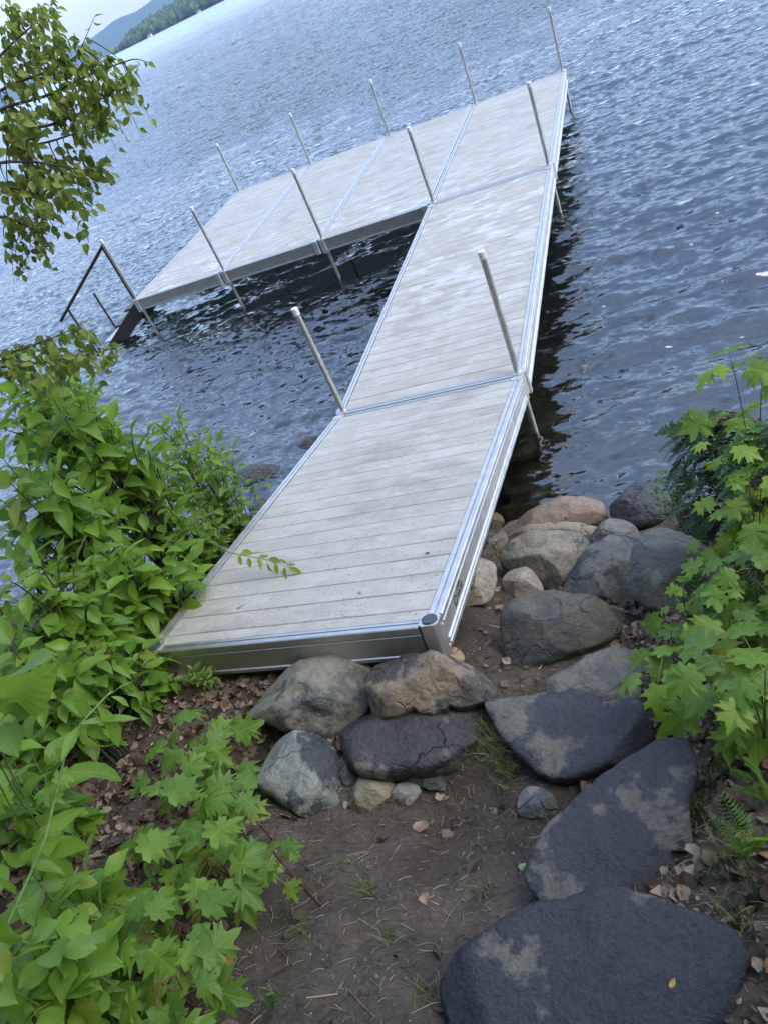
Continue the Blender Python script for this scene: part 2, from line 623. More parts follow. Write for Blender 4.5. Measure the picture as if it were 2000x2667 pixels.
def make_attr_leaf(name, stops, trans=0.2, rough=0.7):
    """foliage or litter joined in one mesh, each piece with its own random value"""
    t = NT(name)
    at = t.n('Attribute', attribute_name='rnd')
    f = at.outputs['Fac']
    ge = t.n('NewGeometry')
    nz = t.noise(ge.outputs['Position'], 60, 3)
    col = t.ramp(f, stops)
    col = t.mix(t.math('MULTIPLY', t.math('ABSOLUTE', t.math('SUBTRACT', nz, 0.5)), 1.2), col, (0.03, 0.022, 0.015))
    p = t.principled(col, rough, 0.0, t.bump(nz, 0.3, 0.004), 0.3)
    if trans <= 0:
        return t.done(p)
    tl = t.n('BsdfTranslucent')
    t.l(col, tl.inputs['Color'])
    mx = t.n('MixShader')
    mx.inputs[0].default_value = trans
    t.l(p.outputs[0], mx.inputs[1])
    t.l(tl.outputs[0], mx.inputs[2])
    return t.done(mx)


ALU = make_alu()
ALU_END = make_alu('end_rail_aluminium', (0.46, 0.45, 0.42), (0.62, 0.605, 0.57), 0.36, 0.52)  # end rails: darker, slightly smoother aluminium
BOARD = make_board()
GALV = make_galv()
WATERM = make_water()
SOIL = make_ground()
WHITEP = mat_simple('white_plastic', (0.62, 0.63, 0.60), 0.45)
BLACKP = mat_simple('black_plastic', (0.045, 0.05, 0.06), 0.5)
BROWNM = mat_simple('bronze_painted_metal', (0.06, 0.05, 0.038), 0.45, 0.3)
INK = mat_simple('black_print', (0.012, 0.012, 0.014), 0.5)
BARK = mat_simple('grey_brown_bark', (0.060, 0.045, 0.033), 0.85, 0, 30, 0.4, 0.5)
STEMD = mat_simple('dark_stem', (0.030, 0.028, 0.018), 0.6, 0, 60, 0.3, 0.3)
STEMG = mat_simple('green_stem', (0.13, 0.20, 0.05), 0.55, 0, 60, 0.25, 0.2)
STEMR = mat_simple('red_stem', (0.10, 0.028, 0.022), 0.55, 0, 60, 0.25, 0.2)
LEAF_A = make_leaf('broad_leaf_green', (0.072, 0.170, 0.024), (0.215, 0.360, 0.046))
LEAF_B = make_leaf('small_leaf_green', (0.065, 0.140, 0.022), (0.185, 0.300, 0.042), under=(0.18, 0.24, 0.10))
LEAF_T = make_leaf('tree_leaf_green', (0.105, 0.165, 0.022), (0.30, 0.36, 0.065), under=(0.20, 0.25, 0.09), trans=0.5)
LEAF_M = make_leaf('maple_leaf_green', (0.075, 0.165, 0.024), (0.195, 0.320, 0.042), vein='palm')
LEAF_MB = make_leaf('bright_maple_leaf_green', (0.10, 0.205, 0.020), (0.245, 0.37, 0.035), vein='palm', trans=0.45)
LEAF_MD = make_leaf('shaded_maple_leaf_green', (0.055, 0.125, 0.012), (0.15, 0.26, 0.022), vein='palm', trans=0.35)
LEAF_W = make_leaf('willow_leaf_green', (0.13, 0.25, 0.035), (0.26, 0.40, 0.065))
FERN = make_leaf('fern_green', (0.055, 0.16, 0.025), (0.15, 0.31, 0.04), trans=0.3)
CEDAR = make_attr_leaf('cedar_green', [(0.0, (0.016, 0.050, 0.010)), (0.6, (0.040, 0.105, 0.018)), (0.88, (0.075, 0.17, 0.024)), (1.0, (0.20, 0.30, 0.04))], 0.15, 0.5)
LITTER = make_attr_leaf('dead_leaf', [(0.0, (0.026, 0.017, 0.010)), (0.35, (0.080, 0.052, 0.033)), (0.65, (0.16, 0.113, 0.077)), (0.92, (0.29, 0.23, 0.175)), (1.0, (0.23, 0.11, 0.04))], 0.1, 0.6)
TWIG = make_attr_leaf('dry_twig', [(0.0, (0.030, 0.020, 0.012)), (0.4, (0.10, 0.068, 0.042)), (0.7, (0.23, 0.175, 0.115)), (1.0, (0.42, 0.34, 0.23))], 0.0, 0.8)
GRASS = make_attr_leaf('grass_blade', [(0.0, (0.035, 0.085, 0.015)), (0.6, (0.085, 0.160, 0.028)), (0.88, (0.17, 0.22, 0.05)), (1.0, (0.32, 0.27, 0.13))], 0.25, 0.5)
PEBBLE = make_attr_leaf('pebble', [(0.0, (0.04, 0.034, 0.028)), (0.6, (0.10, 0.09, 0.08)), (1.0, (0.22, 0.21, 0.195))], 0.0, 0.7)
WOOD = make_attr_leaf('woodland_leaf', [(0.0, (0.012, 0.028, 0.008)), (0.7, (0.035, 0.065, 0.016)), (1.0, (0.06, 0.10, 0.022))], 0.2, 0.6)
FARLEAF = make_attr_leaf('far_tree_leaf', [(0.0, (0.030, 0.055, 0.022)), (0.6, (0.060, 0.100, 0.034)), (1.0, (0.10, 0.15, 0.05))], 0.0, 0.9)
DEADRED = mat_simple('red_brown_dead_leaf', (0.17, 0.045, 0.025), 0.6, 0, 30, 0.35, 0.3)
DEADTAN = mat_simple('tan_dead_leaf', (0.30, 0.19, 0.12), 0.6, 0, 30, 0.35, 0.3)
DEADBRN = mat_simple('brown_dead_leaf', (0.10, 0.050, 0.034), 0.55, 0, 30, 0.4, 0.3)

# ------------------------------------------------------------------ terrain
PY = np.array([-60, -20, -9, -6.5, -5.2, -4.4, -3.9, -3.5, -3.1, -2.75, -2.3, -1.9, -1.2, -0.75, -0.2, 1.0, 3.0, 6.0, 14, 30])
PZ = np.array([22., 8.0, 2.9, 1.75, 1.28, 0.86, 0.60, 0.42, 0.30, 0.25, 0.10, -0.08, -0.47, -0.65, -0.78, -0.98, -1.4, -2.0, -3.2, -5.5])


def sstep(a, b, x):
    t_ = np.clip((x - a) / (b - a), 0, 1)
    return t_ * t_ * (3 - 2 * t_)


_rs = np.random.RandomState(11)
_TW = [(_rs.uniform(0.5, 1) * 2 * math.pi / L_, _rs.uniform(0, 6.28), _rs.uniform(0, 6.28), A_)
       for L_, A_ in ((3.1, 0.035), (2.2, 0.03), (1.3, 0.02), (0.9, 0.016), (0.55, 0.012), (0.37, 0.010), (0.23, 0.0075), (0.15, 0.0045), (0.11, 0.0035))
       for _ in range(2)]


def terrain(x, y):
    x = np.asarray(x, float)
    y = np.asarray(y, float)
    z = np.interp(y, PY, PZ)
    # the trodden hollow at the foot of the stones
    g = np.exp(-(((x - 0.45) / 0.62) ** 2)) * np.exp(-(((y + 3.42) / 0.30) ** 2))
    z = z - 0.16 * g
    # ground bears against the end of the ramp on the left
    g2 = np.exp(-(((x + 0.55) / 0.55) ** 2)) * np.exp(-(((y + 2.98) / 0.22) ** 2))
    z = z + 0.09 * g2
    # right hand bank and left hand bank
    z = z + 0.22 * sstep(1.35, 2.4, x) * sstep(-0.6, -1.6, y) * sstep(-5.5, -4.0, y)
    z = z + 0.10 * sstep(-1.0, -2.4, x) * sstep(-0.8, -1.8, y)
    amp = np.where(y < 20, 1.0, 0.0)
    for k_, th_, ph_, a_ in _TW:
        z = z + amp * a_ * np.sin(k_ * (x * math.cos(th_) + y * math.sin(th_)) + ph_)
    return z


def tz(x, y):
    return float(terrain(x, y))


def hit(u, v, lift=0.0, tmax=60):
    """where the sight line of that point of the photograph meets the ground"""
    d = ray(u, v)
    t0 = 0.6
    while t0 < tmax:
        p = CAM + d * t0
        if p.z < tz(p.x, p.y) + lift:
            a, b = t0 - 0.06, t0
            for _ in range(14):
                m_ = (a + b) / 2
                q = CAM + d * m_
                if q.z < tz(q.x, q.y) + lift:
                    b = m_
                else:
                    a = m_
            return CAM + d * b
        t0 += 0.06
    return CAM + d * tmax


def grow_axis(c0, c1, step, grow, lo, hi):
    a = list(np.arange(c0, c1, step))
    s, x = step, c0
    left = []
    while x > lo:
        s *= grow
        x -= s
        left.append(x)
    s, x = step, a[-1]
    right = []
    while x < hi:
        s *= grow
        x += s
        right.append(x)
    return np.array(left[::-1] + a + right)


def grid_mesh(name, xs, ys, zfun, mat):
    X, Y = np.meshgrid(xs, ys)
    Z = zfun(X, Y)
    nx, ny = len(xs), len(ys)
    co = np.stack([X, Y, Z], -1).reshape(-1, 3).astype(np.float32)
    idx = np.arange(nx * ny).reshape(ny, nx)
    q = np.stack([idx[:-1, :-1], idx[:-1, 1:], idx[1:, 1:], idx[1:, :-1]], -1).reshape(-1, 4)
    me = bpy.data.meshes.new(name)
    me.vertices.add(len(co))
    me.vertices.foreach_set('co', co.ravel())
    me.loops.add(q.size)
    me.loops.foreach_set('vertex_index', q.ravel().astype(np.int32))
    me.polygons.add(len(q))
    me.polygons.foreach_set('loop_start', (np.arange(len(q)) * 4).astype(np.int32))
    me.polygons.foreach_set('loop_total', np.full(len(q), 4, np.int32))
    me.polygons.foreach_set('use_smooth', np.ones(len(q), bool))
    me.update()
    me.validate()
    me.materials.append(mat)
    o = bpy.data.objects.new(name, me)
    return link(o)


gx = grow_axis(-2.6, 2.6, 0.03, 1.06, -3800, 3800)
gy = grow_axis(-4.9, -0.4, 0.03, 1.06, -300, 4200)
ground = grid_mesh('ground', gx, gy, terrain, SOIL)
tag(ground, kind='structure')

# ------------------------------------------------------------------ lake surface with real chop
_rw = np.random.RandomState(5)
WAVES = []
for i in range(54):
    lam = 0.16 * (1.5 / 0.16) ** (i / 53.0)
    th = -math.pi / 2 + 0.16 + _rw.normal(0, 0.75 if lam < 0.45 else 0.45)
    slope = 0.036 * (1.2 if lam < 0.6 else 0.6)
    WAVES.append((lam, th, slope * lam / (2 * math.pi), _rw.uniform(0, 2 * math.pi)))
wx = grow_axis(-8.5, 4.2, 0.042, 1.035, -5200, 5200)
wy = grow_axis(-1.6, 9.5, 0.042, 1.035, -1.8, 5600)
dxs = np.gradient(wx)
dys = np.gradient(wy)
SP = np.maximum(dxs[None, :], dys[:, None])


def waves(X, Y):
    Z = np.full(X.shape, WATER)
    gust = 0.75 + 0.35 * np.sin(X * 0.55 + 0.8 * np.sin(Y * 0.4)) * np.sin(Y * 0.43 + 1.3)
    calm = 0.35 + 0.65 * sstep(-1.0, 1.2, Y)
    for lam, th, a_, ph in WAVES:
        k_ = 2 * math.pi / lam
        f_ = np.clip((lam / SP - 3.0) / 3.0, 0, 1)
        arg = k_ * (X * math.cos(th) + Y * math.sin(th)) + ph
        s_ = np.sin(arg)
        Z += a_ * f_ * gust * calm * (s_ + 0.22 * (2 * s_ * s_ - 1))
    return Z


lake = grid_mesh('lake_water', wx, wy, waves, WATERM)
tag(lake, kind='structure')


# ------------------------------------------------------------------ joined pieces with a random value each
def stuff_mesh(name, verts, faces, vals, mat, parent=None, smooth=False):
    me = bpy.data.meshes.new(name)
    me.from_pydata(verts, [], faces)
    me.update()
    at = me.attributes.new('rnd', 'FLOAT', 'POINT')
    at.data.foreach_set('value', np.asarray(vals, np.float32))
    me.materials.append(mat)
    if smooth:
        me.polygons.foreach_set('use_smooth', [True] * len(me.polygons))
    o = bpy.data.objects.new(name, me)
    return link(o, parent)

# ------------------------------------------------------------------ far shore
def polar(az_deg, dist):
    a = math.radians(az_deg)
    return CAM.x + math.sin(a) * dist, CAM.y + math.cos(a) * dist


def hill_mesh(name, az0, az1, d0, d1, hfun, mat, na=120, nd=22):
    vs_, fs_ = [], []
    for i in range(na):
        a = az0 + (az1 - az0) * i / (na - 1)
        for j in range(nd):
            t_ = j / (nd - 1)
            d = d0 + (d1 - d0) * t_
            x, y = polar(a, d)
            z = WATER - 1.5 + hfun(a, t_) * math.sin(math.pi * min(1, t_ * 1.0)) ** 0.8
            z += (noise.noise(Vector((x * 0.004, y * 0.004, 3))) * 0.10 + noise.noise(Vector((x * 0.015, y * 0.015, 9))) * 0.05) * hfun(a, t_)
            vs_.append((x, y, z))
    for i in range(na - 1):
        for j in range(nd - 1):
            a = i * nd + j
            fs_.append((a, a + 1, a + nd + 1, a + nd))
    return mesh_obj(name, vs_, fs_, mat, None, True)


def make_forest_mat(name, c0, c1, scale):
    t = NT(name)
    ge = t.n('NewGeometry')
    f = t.noise(ge.outputs['Position'], scale, 6, 0.7)
    col = t.ramp(f, [(0.35, c0), (0.65, c1)])
    return t.done(t.principled(col, 0.9, 0, t.bump(f, 1.0, 12.0), 0.2))


HILLM = make_forest_mat('wooded_hill', (0.018, 0.035, 0.014), (0.05, 0.085, 0.03), 0.05)


def lerp_tab(tab, x):
    return float(np.interp(x, [p[0] for p in tab], [p[1] for p in tab]))


# long wooded point, dying out to the left, and the mountain behind it
POINT = [(-31.0, 0), (-30.2, 4), (-29.0, 14), (-27.5, 26), (-26, 36), (-24, 46), (-20, 52), (-10, 60), (10, 55), (40, 60), (70, 50)]
hill = hill_mesh('wooded_point', -31.5, 70, 1500, 2500, lambda a, t_: max(0.0, lerp_tab(POINT, a)) * 0.6, HILLM, 150, 14)
tag(hill, kind='structure')
MTN = [(-62, 60), (-50, 90), (-42, 110), (-36, 118), (-32.2, 170), (-31, 190), (-30.2, 214), (-29.4, 222), (-28.4, 206), (-27, 232), (-25, 250), (-15, 210), (5, 190), (60, 160)]
mtn = hill_mesh('mountain', -62, 60, 5300, 6300, lambda a, t_: lerp_tab(MTN, a) * 0.675, HILLM, 260, 16)
tag(mtn, kind='structure')

# trees of the wooded point: a far-off wood that reads as one mass
_ico = bmesh.new()
bmesh.ops.create_icosphere(_ico, subdivisions=2, radius=1.0)
ICO_V = [v.co.copy() for v in _ico.verts]
ICO_F = [tuple(v.index for v in f.verts) for f in _ico.faces]
_ico.free()
fr_ = random.Random(3)
vs_, fs_, vl_ = [], [], []
for i in range(620):
    az = -31.0 + 12.5 * (i / 620.0)
    d = fr_.uniform(1495, 1640) if i % 3 else fr_.uniform(1640, 1900)
    full = lerp_tab(POINT, az)
    if full < 1.0:
        continue
    x, y = polar(az, d)
    hgt = fr_.uniform(11, 19) * min(1.0, 0.35 + full / 18.0)
    z0 = WATER - 1.0 + full * 0.6 * math.sin(math.pi * min(1, (d - 1500) / 1000.0 if d > 1500 else 0)) ** 0.8
    r = hgt * fr_.uniform(0.34, 0.46)
    b = len(vs_)
    val = fr_.random()
    so = fr_.uniform(0, 100)
    for c in ICO_V:
        k_ = 1 + 0.55 * noise.noise(c * 1.8 + Vector((so, 0, 0))) + 0.25 * noise.noise(c * 4.5 + Vector((so, 9, 0)))
        vs_.append((x + c.x * r * k_, y + c.y * r * k_, z0 + hgt * 0.55 + c.z * hgt * 0.5 * k_))
        vl_.append(min(1, max(0, val * 0.6 + 0.4 * (0.5 + noise.noise(c * 3 + Vector((so, 5, 2)))))))
    fs_ += [tuple(q + b for q in f) for f in ICO_F]
wood = stuff_mesh('far_woodland', vs_, fs_, vl_, FARLEAF)
tag(wood, 'green woodland along the far shore of the lake', 'woodland', kind='stuff')

CREAM = mat_simple('cream_wall', (0.68, 0.66, 0.60), 0.7)
for az, s_, lab in ((-28.35, 1.0, 'tiny white boathouse by the water under the far woodland'),
                    (-25.0, 0.8, 'tiny pale cottage on the far shore near the top edge')):
    x, y = polar(az, 1478)
    h_ = thing('lake_house', lab, 'house', (x, y, WATER))
    m = MB()
    m.box(-3.5 * s_, 3.5 * s_, -3 * s_, 3 * s_, -0.5, 3.4 * s_)
    m.build('wall', CREAM, h_)
    m = MB()
    m.add([(-4 * s_, -3.5 * s_, 3.4 * s_), (4 * s_, -3.5 * s_, 3.4 * s_), (4 * s_, 3.5 * s_, 3.4 * s_), (-4 * s_, 3.5 * s_, 3.4 * s_), (0, -3.5 * s_, 5.6 * s_), (0, 3.5 * s_, 5.6 * s_)],
          [(0, 1, 4), (2, 3, 5), (1, 2, 5, 4), (3, 0, 4, 5), (0, 3, 2, 1)])
    m.build('roof', BROWNM, h_)

# ------------------------------------------------------------------ dock
DW = 1.524
PITCH = 0.1415
EDGE = 0.062
FH = 0.165


def extrude_y(prof, y0, y1, flip=False):
    n = len(prof)
    vs_ = [(p[0], y0, p[1]) for p in prof] + [(p[0], y1, p[1]) for p in prof]
    fs_ = []
    for i in range(n):
        j = (i + 1) % n
        fs_.append((i, j, n + j, n + i) if not flip else (j, i, n + i, n + j))
    fs_.append(tuple(range(n))[::-1] if not flip else tuple(range(n)))
    fs_.append(tuple(range(n, 2 * n)) if not flip else tuple(range(n, 2 * n))[::-1])
    return vs_, fs_


# outline of the extruded side rail, x measured from the outer face (negative inwards)
RAIL = [(-0.060, 0.003), (-0.036, 0.003), (-0.036, -0.006), (-0.027, -0.006), (-0.027, 0.003), (-0.005, 0.003), (0.0, -0.002), (0.0, -0.020),
        (-0.007, -0.024), (-0.007, -0.033), (-0.001, -0.036), (-0.001, -0.042), (-0.010, -0.047),
        (-0.010, -0.122), (-0.002, -0.128), (-0.002, -0.136), (-0.007, -0.139), (-0.007, -0.144), (0.0, -0.148), (0.0, -FH), (-0.050, -FH), (-0.050, -0.155), (-0.020, -0.150), (-0.020, -0.03), (-0.060, -0.026)]
ENDR = [(-0.050, 0.001), (-0.034, 0.001), (-0.034, -0.006), (-0.026, -0.006), (-0.026, 0.001), (-0.004, 0.001), (0.0, -0.003), (0.0, -0.030),
        (-0.006, -0.033), (-0.006, -0.040), (-0.001, -0.043), (-0.006, -0.046), (-0.006, -0.142), (0.0, -0.146), (0.0, -FH + 0.002), (-0.045, -FH + 0.002), (-0.045, -0.15), (-0.02, -0.14), (-0.02, -0.03), (-0.050, -0.026)]


def board_mesh(width, depth, name='deck_board'):
    b = 0.0035
    t_ = 0.026
    w, d = width / 2, depth / 2
    lo = [(-w, -d, -t_), (w, -d, -t_), (w, d, -t_), (-w, d, -t_)]
    mi = [(-w, -d, -b), (w, -d, -b), (w, d, -b), (-w, d, -b)]
    tp = [(-w + b, -d + b, 0), (w - b, -d + b, 0), (w - b, d - b, 0), (-w + b, d - b, 0)]
    fs_ = [(3, 2, 1, 0), (8, 9, 10, 11)]
    for i in range(4):
        j = (i + 1) % 4
        fs_ += [(i, j, 4 + j, 4 + i), (4 + i, 4 + j, 8 + j, 8 + i)]
    me = bpy.data.meshes.new(name)
    me.from_pydata(lo + mi + tp, [], fs_)
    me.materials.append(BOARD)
    return me


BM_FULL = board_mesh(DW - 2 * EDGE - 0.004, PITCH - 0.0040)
rb = random.Random(21)
SECTION_CACHE = {}


def dock_section(label, loc, length, rotx=0.0, capped=False):
    root = thing('dock_section', label, 'dock', loc, 'aluminium framed dock sections joined into an L')
    root.rotation_euler = (rotx, 0, 0)
    key = round(length, 3)
    if key not in SECTION_CACHE:
        cs = 0.088
        d = {}
        for side, nm in ((1, 'r'), (-1, 'l')):
            prof = [(side * (DW / 2 + p[0]), p[1]) for p in RAIL]
            vs_, fs_ = extrude_y(prof, cs, length - cs, side < 0)
            me = bpy.data.meshes.new('side_rail')
            me.from_pydata(vs_, [], fs_)
            me.materials.append(ALU)
            d['side' + nm] = me
        for end, nm in ((-1, 'n'), (1, 'f')):
            yo = 0.004 if end < 0 else length - 0.004
            n = len(ENDR)
            x0, x1 = -DW / 2 + cs, DW / 2 - cs
            vs_ = [(x0, yo + end * p[0], p[1]) for p in ENDR] + [(x1, yo + end * p[0], p[1]) for p in ENDR]
            fs_ = []
            for i in range(n):
                j = (i + 1) % n
                fs_.append((i, n + i, n + j, j) if end > 0 else (j, n + j, n + i, i))
            fs_ += [tuple(range(n)) if end > 0 else tuple(range(n))[::-1], tuple(range(n, 2 * n))[::-1] if end > 0 else tuple(range(n, 2 * n))]
            me = bpy.data.meshes.new('end_rail')
            me.from_pydata(vs_, [], fs_)
            me.materials.append(ALU_END)
            d['end' + nm] = me
        m = MB()
        for q in (-0.42, 0.42):
            m.box(q - 0.025, q + 0.025, 0.06, length - 0.06, -0.11, -0.032)
        me = bpy.data.meshes.new('stringer')
        me.from_pydata(m.v, [], m.f)
        me.materials.append(ALU)
        d['str'] = me
        # chamfered corner block
        c = 0.043
        k_ = 0.016
        oc = [(-c, -c + k_), (-c + k_, -c), (c - k_, -c), (c, -c + k_), (c, c - k_), (c - k_, c), (-c + k_, c), (-c, c - k_)]
        vs_ = [(p[0], p[1], 0.006) for p in oc] + [(p[0], p[1], -FH - 0.004) for p in oc]
        fs_ = [tuple(range(8)), tuple(range(8, 16))[::-1]] + [(i, 8 + i, 8 + (i + 1) % 8, (i + 1) % 8) for i in range(8)]
        me = bpy.data.meshes.new('corner_block')
        me.from_pydata(vs_, [], fs_)
        me.materials.append(ALU)
        d['corner'] = me
        SECTION_CACHE[key] = d
    d = SECTION_CACHE[key]
    inst('side_rail', d['sider'], root)
    inst('side_rail', d['sidel'], root)
    inst('end_rail', d['endn'], root)
    inst('end_rail', d['endf'], root)
    inst('stringer', d['str'], root)
    for sx in (-1, 1):
        for yy in (0.044, length - 0.044):
            cb = inst('corner_block', d['corner'], root, (sx * (DW / 2 - 0.044), yy, 0))
            if capped and yy < 1:
                m = MB()
                m.tube([(0, 0, 0.004), (0, 0, 0.013)], 0.0335, 24)
                o = m.build('corner_cap', BLACKP, cb)
                for zb in (-0.03, -0.14):
                    m = MB()
                    m.tube([(sx * 0.0431, 0.012, zb), (sx * 0.0465, 0.012, zb)], 0.006, 10)
                    m.build('bolt', WHITEP, cb)
    y = length - 0.058 - PITCH / 2
    i = 0
    while y - PITCH / 2 > 0.055 - PITCH * 0.9:
        lo_ = y - PITCH / 2
        if lo_ < 0.055:
            dep = y + PITCH / 2 - 0.055
            if dep < 0.02:
                break
            me = board_mesh(DW - 2 * EDGE - 0.004, dep - 0.0055)
            yc = 0.055 + dep / 2
        else:
            me, yc = BM_FULL, y
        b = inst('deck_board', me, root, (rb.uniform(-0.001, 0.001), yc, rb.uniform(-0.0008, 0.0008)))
        y -= PITCH
        i += 1
    return root


SL = 4.492
L1, RP = 2.889, 0.1976
GAPX = 1.541
ramp = dock_section('sloping ramp section of the dock resting on the shore stones', (0, -L1 * math.cos(RP), L1 * math.sin(RP)), L1 - 0.012, -RP, True)
walk = dock_section('narrow walkway section of the dock between the ramp and the platform', (0, 0.0, 0), SL)
Y2 = SL + 0.012
dock_section('right end section of the dock platform, straight on from the walkway', (0, Y2, 0), SL)
dock_section('platform dock section second from the right, left of the walkway line', (-GAPX, Y2, 0), SL)
dock_section('platform dock section third from the right', (-2 * GAPX, Y2, 0), SL)
dock_section('leftmost dock section of the platform, beside the steps into the lake', (-3 * GAPX, Y2, 0), SL)
YB = Y2 + SL

# maker's mark on the right hand rail of the ramp
def text_mesh(body, size):
    cu = bpy.data.curves.new('lettering', 'FONT')
    cu.body = body
    cu.size = size
    cu.extrude = 0.0004
    cu.shear = 0.2
    tmp = bpy.data.objects.new('lettering_tmp', cu)
    COL.objects.link(tmp)
    dg = bpy.context.evaluated_depsgraph_get()
    me = bpy.data.meshes.new_from_object(tmp.evaluated_get(dg))
    bpy.data.objects.remove(tmp)
    me.name = 'lettering'
    me.materials.clear()
    me.materials.append(INK)
    return me


mark_rail = [o for o in ramp.children if o.name.startswith('side_rail')][0]
RT = Matrix(((0, 0, 1), (1, 0, 0), (0, 1, 0))).to_4x4()       # text runs along +y, reads from outside (+x)
for body, size, yy, zz in (('QUAI', 0.030, 0.345, -0.072), ('NAUTIC', 0.030, 0.335, -0.104)):
    o = bpy.data.objects.new('lettering', text_mesh(body, size))
    link(o, mark_rail)
    mt = RT.copy()
    mt.translation = (DW / 2 - 0.0094, yy, zz)
    o.matrix_local = mt
m = MB()
ring = []
for a in range(28):
    an = 2 * math.pi * a / 28
    k_ = 1.0 + (0.55 if abs(a - 18) < 1 else 0)
    ring.append((0.026 * math.cos(an) * k_, 0.024 * math.sin(an) * k_))
vs_ = [(DW / 2 - 0.0092, 0.30 + p[0], -0.088 + p[1]) for p in ring] + [(DW / 2 - 0.0092, 0.302 + p[0] * 0.62, -0.086 + p[1] * 0.66) for p in ring]
m.add(vs_, [(i, (i + 1) % 28, 28 + (i + 1) % 28, 28 + i) for i in range(28)])
m.build('logo_ring', INK, mark_rail)

# posts: galvanised pipes with pale caps
XR = DW / 2 - 0.055
E_ = 0.055


def dock_post(label, x, y, top, lean=(0, 0)):
    root = thing('dock_post', label, 'post', (x, y, 0), 'pipe posts holding up the dock')
    base = tz(x, y) - 0.1
    f_ = lambda z: (lean[0] * z, lean[1] * z, z)
    m = MB()
    m.tube([f_(base), f_(0), f_(top - 0.04)], 0.0215, 16)
    smooth_angle(m.build('pole', GALV, root))
    m = MB()
    m.tube([f_(top - 0.055), f_(top - 0.004), f_(top)], [0.0258, 0.0258, 0.022], 18)
    smooth_angle(m.build('cap', WHITEP, root))
    m = MB()
    m.tube([f_(-FH - 0.03), f_(0.016)], 0.029, 18)
    sx = 1 if x > 0 else -1
    m.box(sx * 0.02, sx * 0.062, -0.03, 0.03, -FH - 0.02, 0.008) if sx > 0 else m.box(-0.062, -0.02, -0.03, 0.03, -FH - 0.02, 0.008)
    o = m.build('sleeve', ALU, root)
    return root


dock_post('pipe post at the left of the joint between ramp and walkway', -XR, E_, 0.92)
dock_post('pipe post at the right of the joint between ramp and walkway', XR, E_, 0.94, (0.012, 0.0))
dock_post('pipe post on the right edge where walkway meets platform', XR, Y2 + E_, 0.90)
dock_post('pipe post at the far right corner of the dock', XR, YB - E_, 0.90)
dock_post('pipe post at the inner corner of the L shaped dock', -XR, Y2 + E_, 0.90)
dock_post('pipe post on the lake side, second from the right', -XR, YB - E_, 0.91)
dock_post('pipe post on the lake side, third from the right', -XR - GAPX, YB - E_, 0.90)
dock_post('pipe post on the lake side, second from the left', -XR - 2 * GAPX, YB - E_, 0.89)
dock_post('pipe post on the lake side at the far left corner', -XR - 3 * GAPX, YB - E_, 0.88)
dock_post('pipe post on the shore side, next left of the inner corner', -XR - GAPX, Y2 + E_, 0.91)
dock_post('pipe post on the shore side, second from the steps', -XR - 2 * GAPX, Y2 + E_, 0.91)
dock_post('pipe post at the near left corner carrying the stair handrail', -XR - 3 * GAPX, Y2 + E_, 0.92)

# steps down into the lake off the left end
SX = -DW / 2 - 3 * GAPX - 0.02
st = thing('dock_steps', 'dark metal steps with handrail going down into the lake', 'steps', (SX, Y2 + 0.1, 0))
for yy in (0.06, 0.98):
    m = MB()
    n_ = [(0.0, -0.03), (-1.75, -1.02), (-1.75, -1.24), (0.0, -0.25)]
    m.add([(p[0], yy - 0.02, p[1]) for p in n_] + [(p[0], yy + 0.02, p[1]) for p in n_],
          [(0, 1, 2, 3), (7, 6, 5, 4), (0, 4, 5, 1), (1, 5, 6, 2), (2, 6, 7, 3), (3, 7, 4, 0)])
    m.build('side_stringer', BROWNM, st)
for i in range(5):
    m = MB()
    x0 = -0.10 - 0.33 * i
    z0 = -0.14 - 0.187 * i
    m.box(x0 - 0.24, x0, 0.083, 0.957, z0 - 0.03, z0)
    m.build('tread', BROWNM if i < 2 else ALU, st)
m = MB()
m.tube([(0.04, 0.0, 0.84), (-1.42, 0.0, 0.03)], 0.024, 12)
smooth_angle(m.build('handrail', BROWNM, st))
m = MB()
m.tube([(0.0, 0.0, 0.80), (-0.005, 0.0, -0.25)], 0.019, 12)
smooth_angle(m.build('rail_post', BROWNM, st))
m = MB()
m.tube([(-1.20, 0.03, 0.14), (-1.20, 0.03, -1.1)], 0.019, 12)
smooth_angle(m.build('rail_post', BROWNM, st))
m = MB()
m.tube([(-1.32, -0.03, -0.28), (-1.32, -0.03, -1.1)], 0.019, 12)
smooth_angle(m.build('rail_post', BROWNM, st))
m = MB()
m.tube([(-1.40, 0.98, 0.0), (-1.40, 0.98, -1.1)], 0.019, 12)
smooth_angle(m.build('rail_post', BROWNM, st))

# ------------------------------------------------------------------ stones
def conv(pts, ox, oy, sc):
    return [(ox + p[0] / sc, oy + p[1] / sc) for p in pts]


def chaikin(p, n=2):
    for _ in range(n):
        q = []
        for i in range(len(p)):
            a, b = p[i], p[(i + 1) % len(p)]
            q += [(a[0] * .75 + b[0] * .25, a[1] * .75 + b[1] * .25), (a[0] * .25 + b[0] * .75, a[1] * .25 + b[1] * .75)]
        p = q
    return p


